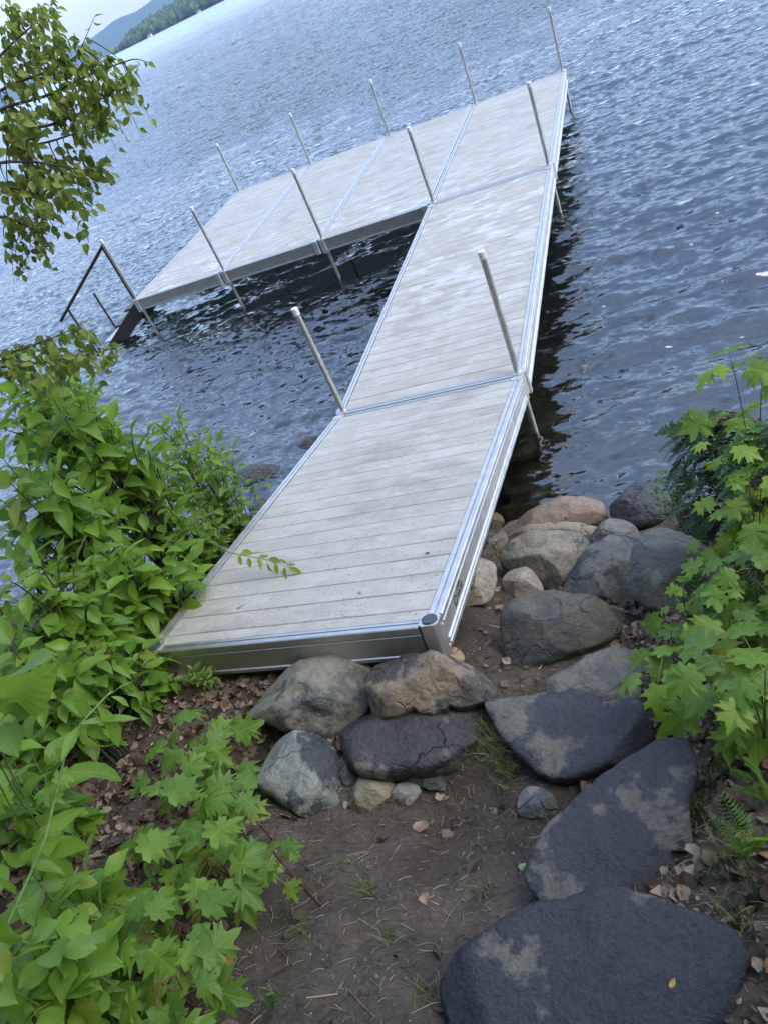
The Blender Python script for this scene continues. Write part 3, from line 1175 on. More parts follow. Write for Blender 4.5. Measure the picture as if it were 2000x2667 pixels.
def stone(name, label, outline, mat, tilt=0.5, rise=0.45, depth=0.7, flat=2.2, lump=0.05, lift=0.0, seed=1, smooth_n=1, cuts=9, base=None, cat='rock', group=None, drop=0.0):
    """boulder whose outline, as seen from the path, is the given one; 'tilt' leans its broad face from lying (0) to facing the path (1)"""
    rs = random.Random(seed)
    out = chaikin(outline, smooth_n)
    dn = (0.41, 0.91)
    low = sorted(outline, key=lambda p: -(p[0] * dn[0] + p[1] * dn[1]))[:max(3, len(outline) // 4)]
    bu = sum(p[0] for p in low) / len(low)
    bv = sum(p[1] for p in low) / len(low)
    B = hit(bu, bv, lift) if base is None else base
    B = B + Vector((0, 0, 0.01 + drop))
    cu = sum(p[0] for p in out) / len(out)
    cv = sum(p[1] for p in out) / len(out)
    tc = -ray(cu, cv)
    n = (Vector((0, 0, 1)) * (1 - tilt) + tc * tilt).normalized()
    pl = []
    for u, v in out:
        d = ray(u, v)
        t_ = (B - CAM).dot(n) / d.dot(n)
        pl.append(CAM + d * t_)
    c = sum(pl, Vector()) / len(pl)
    ex = (Vector((1, 0, 0)) - n * n.x).normalized()
    ey = n.cross(ex)
    gr = 1.085 if group == GW else 1.035
    rel = [((p - c).dot(ex) * gr, (p - c).dot(ey) * gr) for p in pl]
    # radius per angle
    NA = 88
    ang = sorted((math.atan2(q[1], q[0]), math.hypot(*q)) for q in rel)
    aa = np.array([a for a, _ in ang])
    rr = np.array([r for _, r in ang])
    aa = np.concatenate([aa - 2 * math.pi, aa, aa + 2 * math.pi])
    rr = np.concatenate([rr, rr, rr])
    th = np.linspace(-math.pi, math.pi, NA, endpoint=False)
    R_ = np.interp(th, aa, rr)
    rm = float(R_.mean())
    H, D = rise * rm, depth * rm
    off = Vector((rs.uniform(0, 50), rs.uniform(0, 50), rs.uniform(0, 50)))
    planes = []
    for _ in range(cuts):
        an_ = rs.uniform(0, 6.283)
        tl_ = rs.uniform(0.75, 1.9)
        pn = Vector((math.cos(an_), math.sin(an_), tl_)).normalized()
        planes.append((pn, rs.uniform(0.56, 0.86)))
    NF, NB = 22, 9
    V, F = [], []
    rings = []
    for i in range(NF + 1):
        q = i / NF
        r = math.sin(q * math.pi / 2) if flat < 3 else math.sin(q * math.pi / 2) ** 0.85
        rings.append((r, H * max(0.0, 1 - r ** flat) ** 0.5))
    for i in range(1, NB):
        q = i / NB
        r = math.cos(q * math.pi / 2) ** 0.6
        rings.append((r, -D * math.sin(q * math.pi / 2)))
    V.append(c + n * H)
    for ri, (r, h) in enumerate(rings[1:]):
        for j in range(NA):
            loc = Vector((R_[j] * r * math.cos(th[j]), R_[j] * r * math.sin(th[j]), h))
            V.append(loc)
    V[0] = Vector((0, 0, H))
    V.append(Vector((0, 0, -D)))
    res = []
    planes = [(pn, max(p.dot(pn) for p in V) * k_) for pn, k_ in planes]
    for p in V:
        q = p.copy()
        for pn, sup in planes:
            # chop flat facets off the rounded form
            dd = q.dot(pn) - sup
            if dd > 0:
                q -= pn * dd * 0.92
        dirn = Vector((p.x, p.y, p.z * 1.5)).normalized() if p.length > 1e-6 else Vector((0, 0, 1))
        s_ = noise.fractal(q * (1.5 / rm) + off, 0.9, 2.1, 5) * lump * rm
        s_ += (abs(noise.noise(q * (3.6 / rm) - off)) - 0.25) * lump * 0.8 * rm
        s_ += noise.noise(q * (11.0 / rm) + off) * 0.016 * rm + noise.noise(q * (26.0 / rm) + off) * 0.008 * rm
        edge = min(1.0, math.hypot(p.x, p.y) / (rm * 0.9))
        q += dirn * s_ * (1 - 0.45 * edge)
        res.append(c + ex * q.x + ey * q.y + n * q.z)
    nr = len(rings) - 1
    for j in range(NA):
        F.append((0, 1 + j, 1 + (j + 1) % NA))
    for i in range(nr - 1):
        for j in range(NA):
            a, b = 1 + i * NA + j, 1 + i * NA + (j + 1) % NA
            F.append((a, a + NA, b + NA, b))
    last = len(V) - 1
    for j in range(NA):
        F.append((last, 1 + (nr - 1) * NA + (j + 1) % NA, 1 + (nr - 1) * NA + j))
    origin = c.copy()
    o = mesh_obj(name, [p - origin for p in res], F, mat, None, True)
    o.location = origin
    return tag(o, label, cat, group)


K8 = lambda p: conv(p, 1100, 1200, 1.8433)
K6 = lambda p: conv(p, 1000, 1700, 1.659)
K7 = lambda p: conv(p, 600, 1650, 2.0738)
GREY = (0.20, 0.20, 0.185)
SLATE = (0.135, 0.155, 0.165)
GS = 'boulders lining the shore'
GW = 'stones built up under the foot of the ramp'
GP = 'flat stones stepping down the path'

stone('shore_boulder', 'smooth pinkish brown boulder half in the water', K8([(395, 345), (450, 285), (560, 225), (680, 180), (760, 162), (830, 175), (870, 215), (888, 285), (880, 330), (720, 360), (560, 365), (430, 370)]),
      make_rock('pink_granite', (0.215, 0.165, 0.145), (0.10, 0.065, 0.05), 0.30, 70, 0.2, None, 0.7, 0, 1), 0.30, 0.40, 1.0, 2.2, 0.03, seed=11, cuts=3, group=GS)
stone('shore_boulder', 'wet shiny dark boulder at the water below the right bank', K8([(893, 235), (930, 190), (1000, 120), (1060, 85), (1130, 100), (1200, 160), (1210, 250), (1150, 300), (1050, 325), (980, 310), (930, 280)]),
      make_rock('wet_dark_rock', (0.10, 0.10, 0.10), (0.045, 0.048, 0.052), 0.95, 50, 0.2, None, 0.5, 0, 2, 0.14), 0.45, 0.45, 1.0, 2.2, 0.07, seed=12, cuts=3, group=GS)
stone('shore_stone', 'small mossy stone at the water beside the ramp rail', K8([(285, 305), (310, 260), (350, 240), (385, 265), (390, 310), (340, 340), (295, 335)]),
      make_rock('mossy_stone', (0.11, 0.10, 0.06), (0.05, 0.045, 0.02), 0.4, 70, 0.2, (0.12, 0.11, 0.03), 0.8, 0, 3), 0.4, 0.5, 0.8, 2.2, 0.09, seed=13, cuts=3, group=GS)
stone('shore_stone', 'low tan stone between the pink boulder and the square grey one', K8([(403, 385), (412, 335), (470, 316), (600, 318), (760, 296), (885, 285), (890, 340), (800, 400), (600, 410), (450, 410)]),
      make_rock('tan_stone', (0.23, 0.205, 0.17), (0.12, 0.105, 0.085), 0.25, 70, 0.25, None, 0.8, 0, 4), 0.35, 0.4, 0.8, 2.7, 0.05, seed=14, group=GS)
stone('shore_stone', 'grey rounded stone behind the smooth slate boulder', K8([(785, 360), (860, 300), (930, 270), (1000, 295), (1050, 345), (1040, 400), (960, 420), (870, 425), (805, 415)]),
      make_rock('grey_stone_a', (0.17, 0.17, 0.16), (0.07, 0.07, 0.07), 0.35, 70, 0.2, None, 0.8, 0, 5), 0.4, 0.45, 0.8, 2.7, 0.05, seed=15, group=GS)
stone('shore_stone', 'dark rough stone right against the ramp rail', K8([(250, 440), (285, 355), (340, 320), (390, 330), (410, 370), (395, 430), (365, 480), (320, 490), (270, 470)]),
      make_rock('dark_rough_stone', (0.15, 0.135, 0.115), (0.05, 0.045, 0.04), 0.45, 60, 0.5, None, 0.85, 0, 6), 0.5, 0.5, 0.8, 2.7, 0.08, seed=16, group=GS)
stone('shore_boulder', 'big squarish grey tan boulder in the middle of the shore', K8([(366, 450), (400, 390), (450, 360), (560, 340), (640, 345), (740, 340), (790, 378), (802, 420), (760, 490), (710, 560), (660, 625), (600, 650), (530, 600), (450, 560), (385, 520)]),
      make_rock('grey_tan_rock', (0.225, 0.21, 0.18), (0.115, 0.11, 0.095), 0.35, 55, 0.4, None, 0.85, 0, 7), 0.55, 0.50, 0.9, 2.4, 0.06, seed=17, cuts=7, group=GS)
stone('shore_boulder', 'tall pale mottled stone leaning under the ramp rail', K8([(170, 700), (200, 600), (225, 480), (262, 436), (310, 455), (347, 500), (352, 560), (338, 640), (300, 685), (230, 690), (180, 725)]),
      make_rock('pale_mottled_rock', (0.29, 0.28, 0.25), (0.15, 0.145, 0.13), 0.2, 70, 0.5, None, 0.85, 0, 8), 0.55, 0.5, 0.8, 2.7, 0.06, seed=18, group=GS)
stone('shore_stone', 'small pale rounded stone above the big dark conglomerate boulder', K8([(368, 600), (395, 545), (440, 510), (490, 498), (535, 530), (570, 590), (585, 640), (520, 660), (460, 665), (405, 645)]),
      make_rock('pale_stone', (0.28, 0.265, 0.23), (0.15, 0.14, 0.12), 0.15, 70, 0.3, None, 0.85, 0, 9), 0.55, 0.55, 0.9, 2.7, 0.05, seed=19, group=GS)
stone('shore_boulder', 'smooth blue grey slate boulder leaning on its neighbour', K8([(646, 640), (680, 560), (740, 480), (830, 400), (920, 355), (1010, 345), (1055, 352), (1020, 430), (1000, 510), (990, 600), (960, 650), (900, 672), (800, 665), (700, 655)]),
      make_rock('blue_slate', (0.145, 0.155, 0.16), (0.06, 0.064, 0.068), 0.35, 80, 0.12, None, 0.65, 0.25, 10), 0.5, 0.45, 0.9, 2.7, 0.04, seed=20, group=GS)
stone('shore_boulder', 'tall grey speckled boulder under the right hand bushes', K8([(972, 610), (990, 500), (1020, 410), (1070, 320), (1130, 282), (1200, 300), (1280, 360), (1370, 430), (1430, 490), (1420, 600), (1340, 710), (1240, 740), (1130, 720), (1040, 670)]),
      make_rock('speckled_granite', (0.15, 0.155, 0.145), (0.085, 0.088, 0.082), 0.35, 60, 0.45, None, 0.85, 0, 11, 0.5, 0.4), 0.55, 0.5, 0.9, 2.7, 0.05, seed=21, cuts=6, group=GS)
stone('shore_boulder', 'big dark conglomerate boulder studded with pale pebbles', K8([(378, 760), (420, 685), (500, 655), (600, 632), (690, 640), (800, 660), (900, 675), (960, 695), (970, 740), (940, 800), (860, 860), (760, 920), (640, 975), (520, 1005), (430, 995), (392, 900)]),
      make_rock('conglomerate', (0.085, 0.08, 0.072), (0.04, 0.038, 0.034), 0.45, 26, 0.9, None, 0.85, 0, 12, 0.5, 0.8), 0.35, 0.50, 0.9, 2.7, 0.06, seed=22, cuts=5, group=GS)
stone('shore_boulder', 'flat grey boulder just above the first stepping slab', K8([(465, 1130), (520, 1080), (620, 1030), (700, 1010), (760, 970), (860, 920), (960, 898), (1040, 910), (1100, 960), (1115, 1010), (1090, 1080), (1010, 1170), (900, 1190), (800, 1170), (640, 1160), (540, 1150)]),
      make_rock('flat_grey_rock', (0.165, 0.165, 0.15), (0.10, 0.10, 0.092), 0.45, 45, 0.3, (0.20, 0.19, 0.15), 0.8, 0.15, 13, 0.5), 0.2, 0.35, 0.7, 3.0, 0.05, seed=23, group=GS)
stone('shore_stone', 'small tan stone under the right corner of the ramp end', K7([(1140, 150), (1160, 85), (1215, 75), (1255, 112), (1268, 165), (1200, 185)]),
      make_rock('tan_small_stone', (0.30, 0.235, 0.165), (0.2, 0.15, 0.1), 0.1, 60, 0.2, None, 0.85, 0, 14), 0.5, 0.5, 0.8, 2.2, 0.05, seed=24, group=GW)

stone('retaining_stone', 'grey wedge shaped stone with yellow lichen left under the ramp end', K7([(45, 450), (130, 360), (230, 250), (330, 180), (450, 148), (590, 136), (690, 160), (748, 195), (748, 300), (735, 400), (640, 485), (530, 530), (400, 520), (250, 475), (150, 455)]),
      make_rock('lichen_rock', (0.165, 0.16, 0.14), (0.07, 0.072, 0.064), 0.45, 45, 0.3, (0.27, 0.215, 0.10), 0.8, 0.2, 15), 0.45, 0.50, 0.8, 3.6, 0.10, lift=0.05, smooth_n=0, seed=25, cuts=12, group=GW)
stone('retaining_stone', 'long brown and ochre stone right under the ramp end', K7([(748, 180), (800, 155), (900, 140), (1040, 135), (1150, 140), (1230, 150), (1310, 160), (1380, 220), (1450, 250), (1525, 312), (1500, 350), (1420, 360), (1330, 372), (1180, 385), (1000, 400), (900, 435), (820, 445), (770, 415), (748, 300)]),
      make_rock('ochre_rock', (0.185, 0.15, 0.115), (0.062, 0.053, 0.047), 0.5, 45, 0.4, (0.28, 0.235, 0.17), 0.8, 0, 16), 0.45, 0.45, 0.8, 4.0, 0.11, lift=0.05, smooth_n=0, seed=26, cuts=12, group=GW)
stone('retaining_stone', 'wet purplish slab littered with dead leaves below the ramp', K7([(628, 570), (650, 500), (720, 460), (850, 438), (950, 400), (1100, 385), (1310, 378), (1340, 470), (1325, 545), (1250, 645), (1190, 705), (1100, 735), (960, 745), (870, 765), (740, 760), (680, 725), (640, 655)]),
      make_rock('purple_wet_rock', (0.14, 0.13, 0.125), (0.036, 0.031, 0.034), 0.72, 50, 0.3, (0.14, 0.10, 0.075), 0.6, 0, 17, 0.24), 0.22, 0.26, 0.75, 11, 0.06, lift=0.05, smooth_n=0, seed=27, cuts=4, group=GW)
stone('retaining_stone', 'upright blue grey slate stone with dark wet patch', K7([(155, 790), (200, 640), (250, 570), (340, 545), (430, 536), (510, 568), (572, 650), (594, 730), (594, 850), (572, 945), (520, 998), (420, 990), (330, 940), (240, 870), (190, 840)]),
      make_rock('blue_grey_slate', (0.165, 0.185, 0.185), (0.038, 0.045, 0.048), 0.48, 60, 0.15, None, 0.7, 0.4, 18), 0.55, 0.28, 0.6, 8, 0.05, smooth_n=0, seed=28, cuts=4, group=GW)
stone('retaining_stone', 'small pale greenish stone propping the purplish slab', K7([(636, 910), (680, 790), (740, 768), (850, 788), (885, 820), (855, 885), (780, 938), (700, 968), (650, 950)]),
      make_rock('greenish_stone', (0.20, 0.185, 0.135), (0.07, 0.07, 0.045), 0.35, 50, 0.2, None, 0.8, 0.3, 19), 0.5, 0.5, 0.8, 2.6, 0.06, seed=29, group=GW)
stone('retaining_stone', 'small grey wedge stone under the purplish slab', K7([(866, 885), (910, 810), (970, 793), (1028, 832), (1002, 893), (960, 930), (890, 915)]),
      make_rock('grey_wedge', (0.20, 0.205, 0.20), (0.09, 0.095, 0.095), 0.35, 60, 0.15, None, 0.75, 0, 20), 0.5, 0.5, 0.8, 2.6, 0.05, seed=30, cuts=8, group=GW)
stone('retaining_stone', 'thin dark stone under the right half of the purplish slab', K7([(885, 785), (1000, 742), (1190, 735), (1200, 800), (1185, 848), (1080, 838), (980, 808)]),
      make_rock('dark_thin_stone', (0.085, 0.09, 0.09), (0.04, 0.044, 0.045), 0.6, 60, 0.15, None, 0.7, 0, 21), 0.5, 0.4, 0.9, 2.6, 0.05, seed=31, group=GW)
stone('retaining_stone', 'small dark stone wedged between the slate stone and the slab', K7([(576, 690), (620, 648), (655, 680), (678, 765), (645, 818), (600, 808)]),
      make_rock('dark_wedge_stone', (0.10, 0.105, 0.105), (0.045, 0.048, 0.048), 0.5, 60, 0.15, None, 0.7, 0, 22), 0.5, 0.5, 0.9, 2.4, 0.05, seed=32, group=GW)

stone('step_slab', 'angular slate slab, uppermost of the stepping stones', K6([(438, 205), (520, 200), (640, 195), (720, 175), (820, 165), (900, 195), (950, 225), (1080, 210), (1132, 225), (1127, 280), (1162, 340), (1157, 392), (1080, 442), (960, 484), (860, 524), (740, 545), (680, 530), (630, 480), (550, 400), (480, 300)]),
      make_rock('wet_slate_upper', (0.130, 0.128, 0.118), (0.030, 0.034, 0.040), 0.62, 70, 0.1, None, 0.75, 0.1, 23, 0.24, 0.0, 0.9, 0.0), 0.11, 0.11, 0.7, 18, 0.035, lift=0.03, smooth_n=0, seed=33, cuts=2, group=GP)
stone('step_slab', 'long narrow dark slab between the other two stepping slabs', K6([(1170, 392), (1300, 380), (1345, 470), (1340, 560), (1310, 640), (1310, 720), (1325, 800), (1290, 880), (1230, 970), (1140, 1060), (950, 1110), (800, 1110), (700, 1080), (630, 1010), (615, 960), (655, 860), (720, 740), (800, 680), (890, 590), (990, 510), (1100, 440)]),
      make_rock('wet_slate_middle', (0.118, 0.118, 0.112), (0.024, 0.028, 0.034), 0.66, 70, 0.06, None, 0.75, 0, 27, 0.27, 0.0, 0.9, 0.0), 0.08, 0.07, 0.5, 20, 0.018, lift=0.02, smooth_n=0, seed=34, cuts=1, group=GP)
stone('step_slab', 'broad wet black slab nearest the camera at the bottom edge', K6([(225, 1430), (300, 1310), (390, 1250), (520, 1160), (620, 1110), (780, 1080), (900, 1040), (1000, 1020), (1100, 1060), (1250, 1110), (1400, 1150), (1500, 1220), (1545, 1300), (1535, 1400), (1500, 1500), (1480, 1640), (1380, 1800), (1000, 1850), (600, 1820), (380, 1740), (270, 1604), (245, 1500)]),
      make_rock('wet_slate_lower', (0.120, 0.120, 0.112), (0.024, 0.028, 0.033), 0.84, 60, 0.08, None, 0.75, 0, 31, 0.24, 0.0, 0.95, 0.0), 0.09, 0.09, 0.6, 12, 0.06, lift=0.015, smooth_n=0, seed=35, cuts=2, group=GP)
stone('path_stone', 'small rounded slate stone in the soil left of the slabs', K6([(572, 700), (578, 620), (630, 578), (690, 580), (755, 645), (745, 700), (640, 715)]),
      make_rock('small_slate', (0.16, 0.165, 0.16), (0.07, 0.076, 0.08), 0.5, 60, 0.1, None, 0.75, 0, 26), 0.3, 0.4, 0.8, 2.5, 0.04, seed=36, group=GP)
# stones in the shallows left of the ramp
for i, (pts, lab) in enumerate((([(600, 1255), (640, 1225), (700, 1210), (760, 1215), (790, 1240), (750, 1270), (680, 1285), (620, 1285)], 'dark wave washed stone in the shallows left of the ramp'),
                                ([(640, 1330), (670, 1300), (705, 1305), (720, 1330), (690, 1360), (650, 1355)], 'reddish wet stone at the waterline touching the ramp edge'),
                                ([(760, 1165), (790, 1140), (830, 1135), (850, 1150), (820, 1175), (780, 1185)], 'dark stone breaking the ripples furthest out beside the ramp'))):
    stone('shore_stone', lab, pts, make_rock('shallows_stone_%s' % 'abc'[i], (0.09, 0.075, 0.06), (0.04, 0.036, 0.03), 0.8, 50, 0.2, None, 0.6, 0, 40 + i, 0.2), 0.25, 0.5, 1.0, 2.2, 0.06, seed=50 + i,
          base=CAM + ray(pts[-1][0], pts[-1][1]) * ((WATER - CAM.z) / ray(pts[-1][0], pts[-1][1]).z), group=GS, drop=-0.085)

# ------------------------------------------------------------------ leaves
def leaf_blade(name, mat, wfun, rows=6, fold=0.25, droop=0.25, wave=0.04, seed=0, serr=0.0):
    """unit length leaf along +y, upper side +z"""
    rs = random.Random(seed)
    cols = (-1, -0.5, 0, 0.5, 1)
    V, F = [], []
    ph = rs.uniform(0, 6)
    tw = rs.uniform(-0.25, 0.25)
    for i in range(rows + 1):
        t_ = i / rows
        w = wfun(t_)
        for c in cols:
            x = c * w * (1 + (serr * (1 if i % 2 else -1) if abs(c) == 1 else 0))
            z = abs(c) * w * fold - droop * t_ * t_ + wave * math.sin(ph + t_ * 9 + c * 1.5) * abs(c)
            z += tw * t_ * x
            V.append((x, t_ * (1 - 0.12 * droop * t_), z))
    n = len(cols)
    for i in range(rows):
        for j in range(n - 1):
            a = i * n + j
            F.append((a, a + 1, a + n + 1, a + n))
    me = bpy.data.meshes.new(name)
    me.from_pydata(V, [], F)
    me.polygons.foreach_set('use_smooth', [True] * len(F))
    me.materials.append(mat)
    return me


def maple_blade(name, mat, seed=0, droop=0.25, deep=1.0):
    rs = random.Random(seed)
    half = [(0.0, 0.0), (0.16, -0.10), (0.30, -0.02), (0.26, 0.10), (0.52, 0.12), (0.44, 0.22), (0.58, 0.34), (0.36, 0.36), (0.27, 0.42),
            (0.46, 0.60), (0.34, 0.62), (0.36, 0.76), (0.20, 0.66), (0.14, 0.74), (0.10, 0.86), (0.0, 1.0)]
    pts = []
    for x, y in half:
        r = math.hypot(x, y - 0.35)
        k_ = 1 + (deep - 1) * (0.4 - r)
        pts.append((x * k_ * rs.uniform(0.86, 1.14), y * rs.uniform(0.94, 1.06)))
    pts[0] = (0, 0)
    pts[-1] = (0, 1)
    outl = pts + [(-x * rs.uniform(0.93, 1.07), y * rs.uniform(0.97, 1.03)) for x, y in pts[-2:0:-1]]
    V = [(0, 0.30, 0.0)]
    tw = rs.uniform(-0.2, 0.2)
    for x, y in outl:
        r2 = x * x + (y - 0.3) ** 2
        V.append((x, y, -droop * r2 * 1.3 + 0.05 * math.sin(7 * x + 5 * y + seed) + tw * x * y + 0.10 * abs(x) * (1 if y > 0.2 else 0)))
    n = len(outl)
    F = [(0, 1 + (i + 1) % n, 1 + i) for i in range(n)]
    me = bpy.data.meshes.new(name)
    me.from_pydata(V, [], F)
    me.polygons.foreach_set('use_smooth', [True] * len(F))
    me.materials.append(mat)
    me.flip_normals()
    return me


def ell(wmax, peak=0.42, tip=1.25):
    def f(t_):
        if t_ <= 0 or t_ >= 1:
            return 0.004
        a = t_ / peak if t_ < peak else (1 - t_) / (1 - peak)
        return max(0.004, wmax * math.sin(min(1, a) * math.pi / 2) ** (0.8 if t_ < peak else tip))
    return f


ASH = [leaf_blade('leaf', LEAF_A, ell(0.25, 0.45, 1.15), 6, 0.22 + 0.08 * i, 0.12 + 0.16 * i, 0.035, i, 0.03) for i in range(4)]
BROAD = [leaf_blade('leaf', LEAF_A, ell(0.36, 0.40, 1.1), 6, 0.15 + 0.1 * i, 0.15 + 0.14 * i, 0.05, i + 9, 0.03) for i in range(3)]
SMALL = [leaf_blade('leaf', LEAF_B, ell(0.22, 0.52, 1.0), 5, 0.25 + 0.1 * i, 0.1 + 0.2 * i, 0.03, i + 20) for i in range(3)]
TREEL = [leaf_blade('leaf', LEAF_T, ell(0.32, 0.40, 1.2), 5, 0.18 + 0.12 * i, 0.05 + 0.16 * i, 0.03, i + 30, 0.02) for i in range(4)]
WILLOW = [leaf_blade('leaf', LEAF_W, ell(0.14, 0.5, 1.0), 6, 0.2 + 0.1 * i, 0.08 + 0.18 * i, 0.02, i + 40) for i in range(3)]
MAPLE = [maple_blade('leaf', LEAF_M, i, 0.05 + 0.11 * i, 0.7 + 0.2 * (i % 3)) for i in range(7)]
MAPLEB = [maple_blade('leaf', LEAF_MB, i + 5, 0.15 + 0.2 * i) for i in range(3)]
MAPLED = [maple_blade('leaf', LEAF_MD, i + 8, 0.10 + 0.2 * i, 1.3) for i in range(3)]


def frame(d, n):
    y = d.normalized()
    z = n - y * n.dot(y)
    if z.length < 1e-3:
        z = Vector((0.3, 0.2, 1)) - y * Vector((0.3, 0.2, 1)).dot(y)
    z.normalize()
    x = y.cross(z)
    return Matrix((x, y, z)).transposed()


def put_leaf(parent, me, pos, d, n, s, name='leaf'):
    o = bpy.data.objects.new(name, me)
    link(o, parent)
    m4 = frame(d, n).to_4x4()
    for i in range(3):
        for j in range(3):
            m4[i][j] *= s
    m4.translation = pos - parent.location
    o.matrix_basis = m4
    return o


def bez(a, b, c, n=9):
    return [a * (1 - t_) ** 2 + b * 2 * t_ * (1 - t_) + c * t_ * t_ for t_ in [i / (n - 1) for i in range(n)]]


UP = Vector((0, 0, 1))


def rv(rs, s=1.0):
    return Vector((rs.gauss(0, 1), rs.gauss(0, 1), rs.gauss(0, 1))) * s


def sprig_leaves(root, rs, path, kind, size, n, gap, arr='opp', droop=0.25, tiltn=0.35, fwd=0.45, term=True, lean=None):
    """leaves set along the last part of a stem"""
    ln = [0.0]
    for a, b in zip(path[:-1], path[1:]):
        ln.append(ln[-1] + (b - a).length)
    L_ = ln[-1]

    def at(s):
        s = max(0, min(L_, s))
        for i in range(len(path) - 1):
            if ln[i + 1] >= s:
                k_ = (s - ln[i]) / max(1e-6, ln[i + 1] - ln[i])
                return path[i].lerp(path[i + 1], k_), (path[i + 1] - path[i]).normalized()
        return path[-1], (path[-1] - path[-2]).normalized()

    count = 0
    if term:
        p, T = at(L_)
        put_leaf(root, rs.choice(kind), p, T + rv(rs, 0.15) + Vector((0, 0, -droop * 0.6)), UP + rv(rs, tiltn), size * rs.uniform(0.8, 1.1))
        count += 1
    s = L_ - gap * 0.4
    a0 = rs.uniform(0, math.pi)
    k_ = 0
    while count < n and s > 0.02:
        p, T = at(s)
        side = T.cross(UP)
        if side.length < 0.1:
            side = Vector((math.cos(a0), math.sin(a0), 0))
        side.normalize()
        oth = T.cross(side)
        an = a0 + k_ * (1.57 if arr == 'opp' else 2.4)
        dirs = []
        base = side * math.cos(an) + oth * math.sin(an)
        if arr == 'opp':
            dirs = [base, -base]
        elif arr == 'flat':
            dirs = [side, -side]
        else:
            dirs = [base]
        for dv in dirs:
            if count >= n:
                break
            dd = T * fwd + dv + Vector((0, 0, -droop)) + rv(rs, 0.18)
            nn = UP + rv(rs, tiltn)
            if lean is not None:
                nn = nn + lean
            sz = size * rs.uniform(0.72, 1.15) * (0.75 if k_ == 0 else 1.0)
            put_leaf(root, rs.choice(kind), p + dd.normalized() * size * 0.08, dd, nn, sz)
            count += 1
        s -= gap
        k_ += 1
    return count


def px(u, v, dh):
    """point on a sight line at a given horizontal distance from the path"""
    d = ray(u, v)
    return CAM + d * (dh / math.hypot(d.x, d.y))


def in_poly(x, y, poly):
    c = False
    j = len(poly) - 1
    for i in range(len(poly)):
        xi, yi = poly[i]
        xj, yj = poly[j]
        if (yi > y) != (yj > y) and x < (xj - xi) * (y - yi) / (yj - yi) + xi:
            c = not c
        j = i
    return c


def sample_poly(rs, poly, n, mind):
    xs_ = [p[0] for p in poly]
    ys_ = [p[1] for p in poly]
    out = []
    tries = 0
    while len(out) < n and tries < 6000:
        tries += 1
        if tries % 800 == 0:
            mind *= 0.85
        p = (rs.uniform(min(xs_), max(xs_)), rs.uniform(min(ys_), max(ys_)))
        if in_poly(p[0], p[1], poly) and all((p[0] - q[0]) ** 2 + (p[1] - q[1]) ** 2 > mind * mind for q in out):
            out.append(p)
    return out


def shrub(name, label, cat, poly, dr, ntips, kind, size, nper, gap, stem_mat, r0, seed, group=None, arr='opp', mind=40, droop=0.25, tiltn=0.35, base=None, extra=(), bow=0.5, maxz=None, fwd=0.45):
    rs = random.Random(seed)
    tips = [px(u, v, rs.uniform(*dr)) for u, v in sample_poly(rs, poly, ntips, mind)] + list(extra)
    tips = [p if p.z > tz(p.x, p.y) + 0.06 else Vector((p.x, p.y, tz(p.x, p.y) + rs.uniform(0.07, 0.16))) for p in tips]
    if base is None:
        cx = sum(p.x for p in tips) / len(tips)
        cy = sum(p.y for p in tips) / len(tips)
        base = Vector((cx, cy, 0))
    base = Vector((base.x, base.y, tz(base.x, base.y) - 0.02))
    root = thing(name, label, cat, base, group)
    m = MB()
    total = 0
    for i, tp in enumerate(tips):
        b0 = base + Vector((rs.uniform(-0.06, 0.06), rs.uniform(-0.06, 0.06), 0))
        ctl = b0.lerp(tp, 0.35)
        ctl.z = b0.z + (tp.z - b0.z) * (0.35 + bow) + 0.03
        path = bez(b0, ctl, tp)
        k_ = rs.uniform(0.7, 1.1)
        m.tube([p - base for p in path], [r0 * k_ * (1 - 0.75 * j / 8) for j in range(9)], 5, False)
        if total < 298:
            total += sprig_leaves(root, rs, path, kind, size, min(nper + rs.randint(-1, 1), 300 - total), gap, arr, droop, tiltn, fwd)
    m.build('stem', stem_mat, root, True)
    return root


GL = 'leafy shrubs crowding the left bank'
shrub('leafy_shrub', 'big leaved shrub furthest back at the left edge, leaves against the water', 'shrub',
      [(0, 960), (60, 935), (170, 950), (250, 985), (270, 1060), (180, 1120), (0, 1120)], (4.7, 5.1), 22, ASH, 0.175, 8, 0.095, STEMD, 0.011, 101, GL)
shrub('leafy_shrub', 'tall leafy shrub on bare dark stalks in front of the ripples', 'shrub',
      [(70, 1030), (210, 1000), (300, 1080), (320, 1170), (250, 1260), (80, 1230)], (4.2, 4.5), 20, ASH, 0.165, 8, 0.09, STEMD, 0.010, 102, GL)
shrub('leafy_shrub', 'dense leafy shrub in the middle of the left bank at the photo edge', 'shrub',
      [(0, 1190), (190, 1240), (300, 1320), (290, 1440), (110, 1490), (0, 1430)], (3.7, 4.1), 30, ASH, 0.15, 8, 0.08, STEMD, 0.010, 103, GL)
shrub('leafy_shrub', 'leafy shrub behind the small leaved bush', 'shrub',
      [(240, 1170), (400, 1110), (450, 1210), (470, 1320), (420, 1420), (290, 1400)], (4.2, 4.6), 30, ASH, 0.15, 8, 0.08, STEMD, 0.010, 104, GL)
shrub('leafy_shrub', 'broad mass of leaves left of the ramp, dark underneath', 'shrub',
      [(0, 1420), (180, 1450), (300, 1500), (320, 1640), (200, 1720), (0, 1760)], (3.2, 3.6), 32, ASH, 0.145, 8, 0.08, STEMD, 0.009, 105, GL)
shrub('leafy_shrub', 'leafy shrub whose leaves hang toward the near left ramp corner', 'shrub',
      [(240, 1400), (430, 1420), (530, 1460), (450, 1600), (395, 1690), (280, 1660)], (3.4, 3.8), 32, ASH, 0.145, 8, 0.08, STEMD, 0.009, 106, GL)
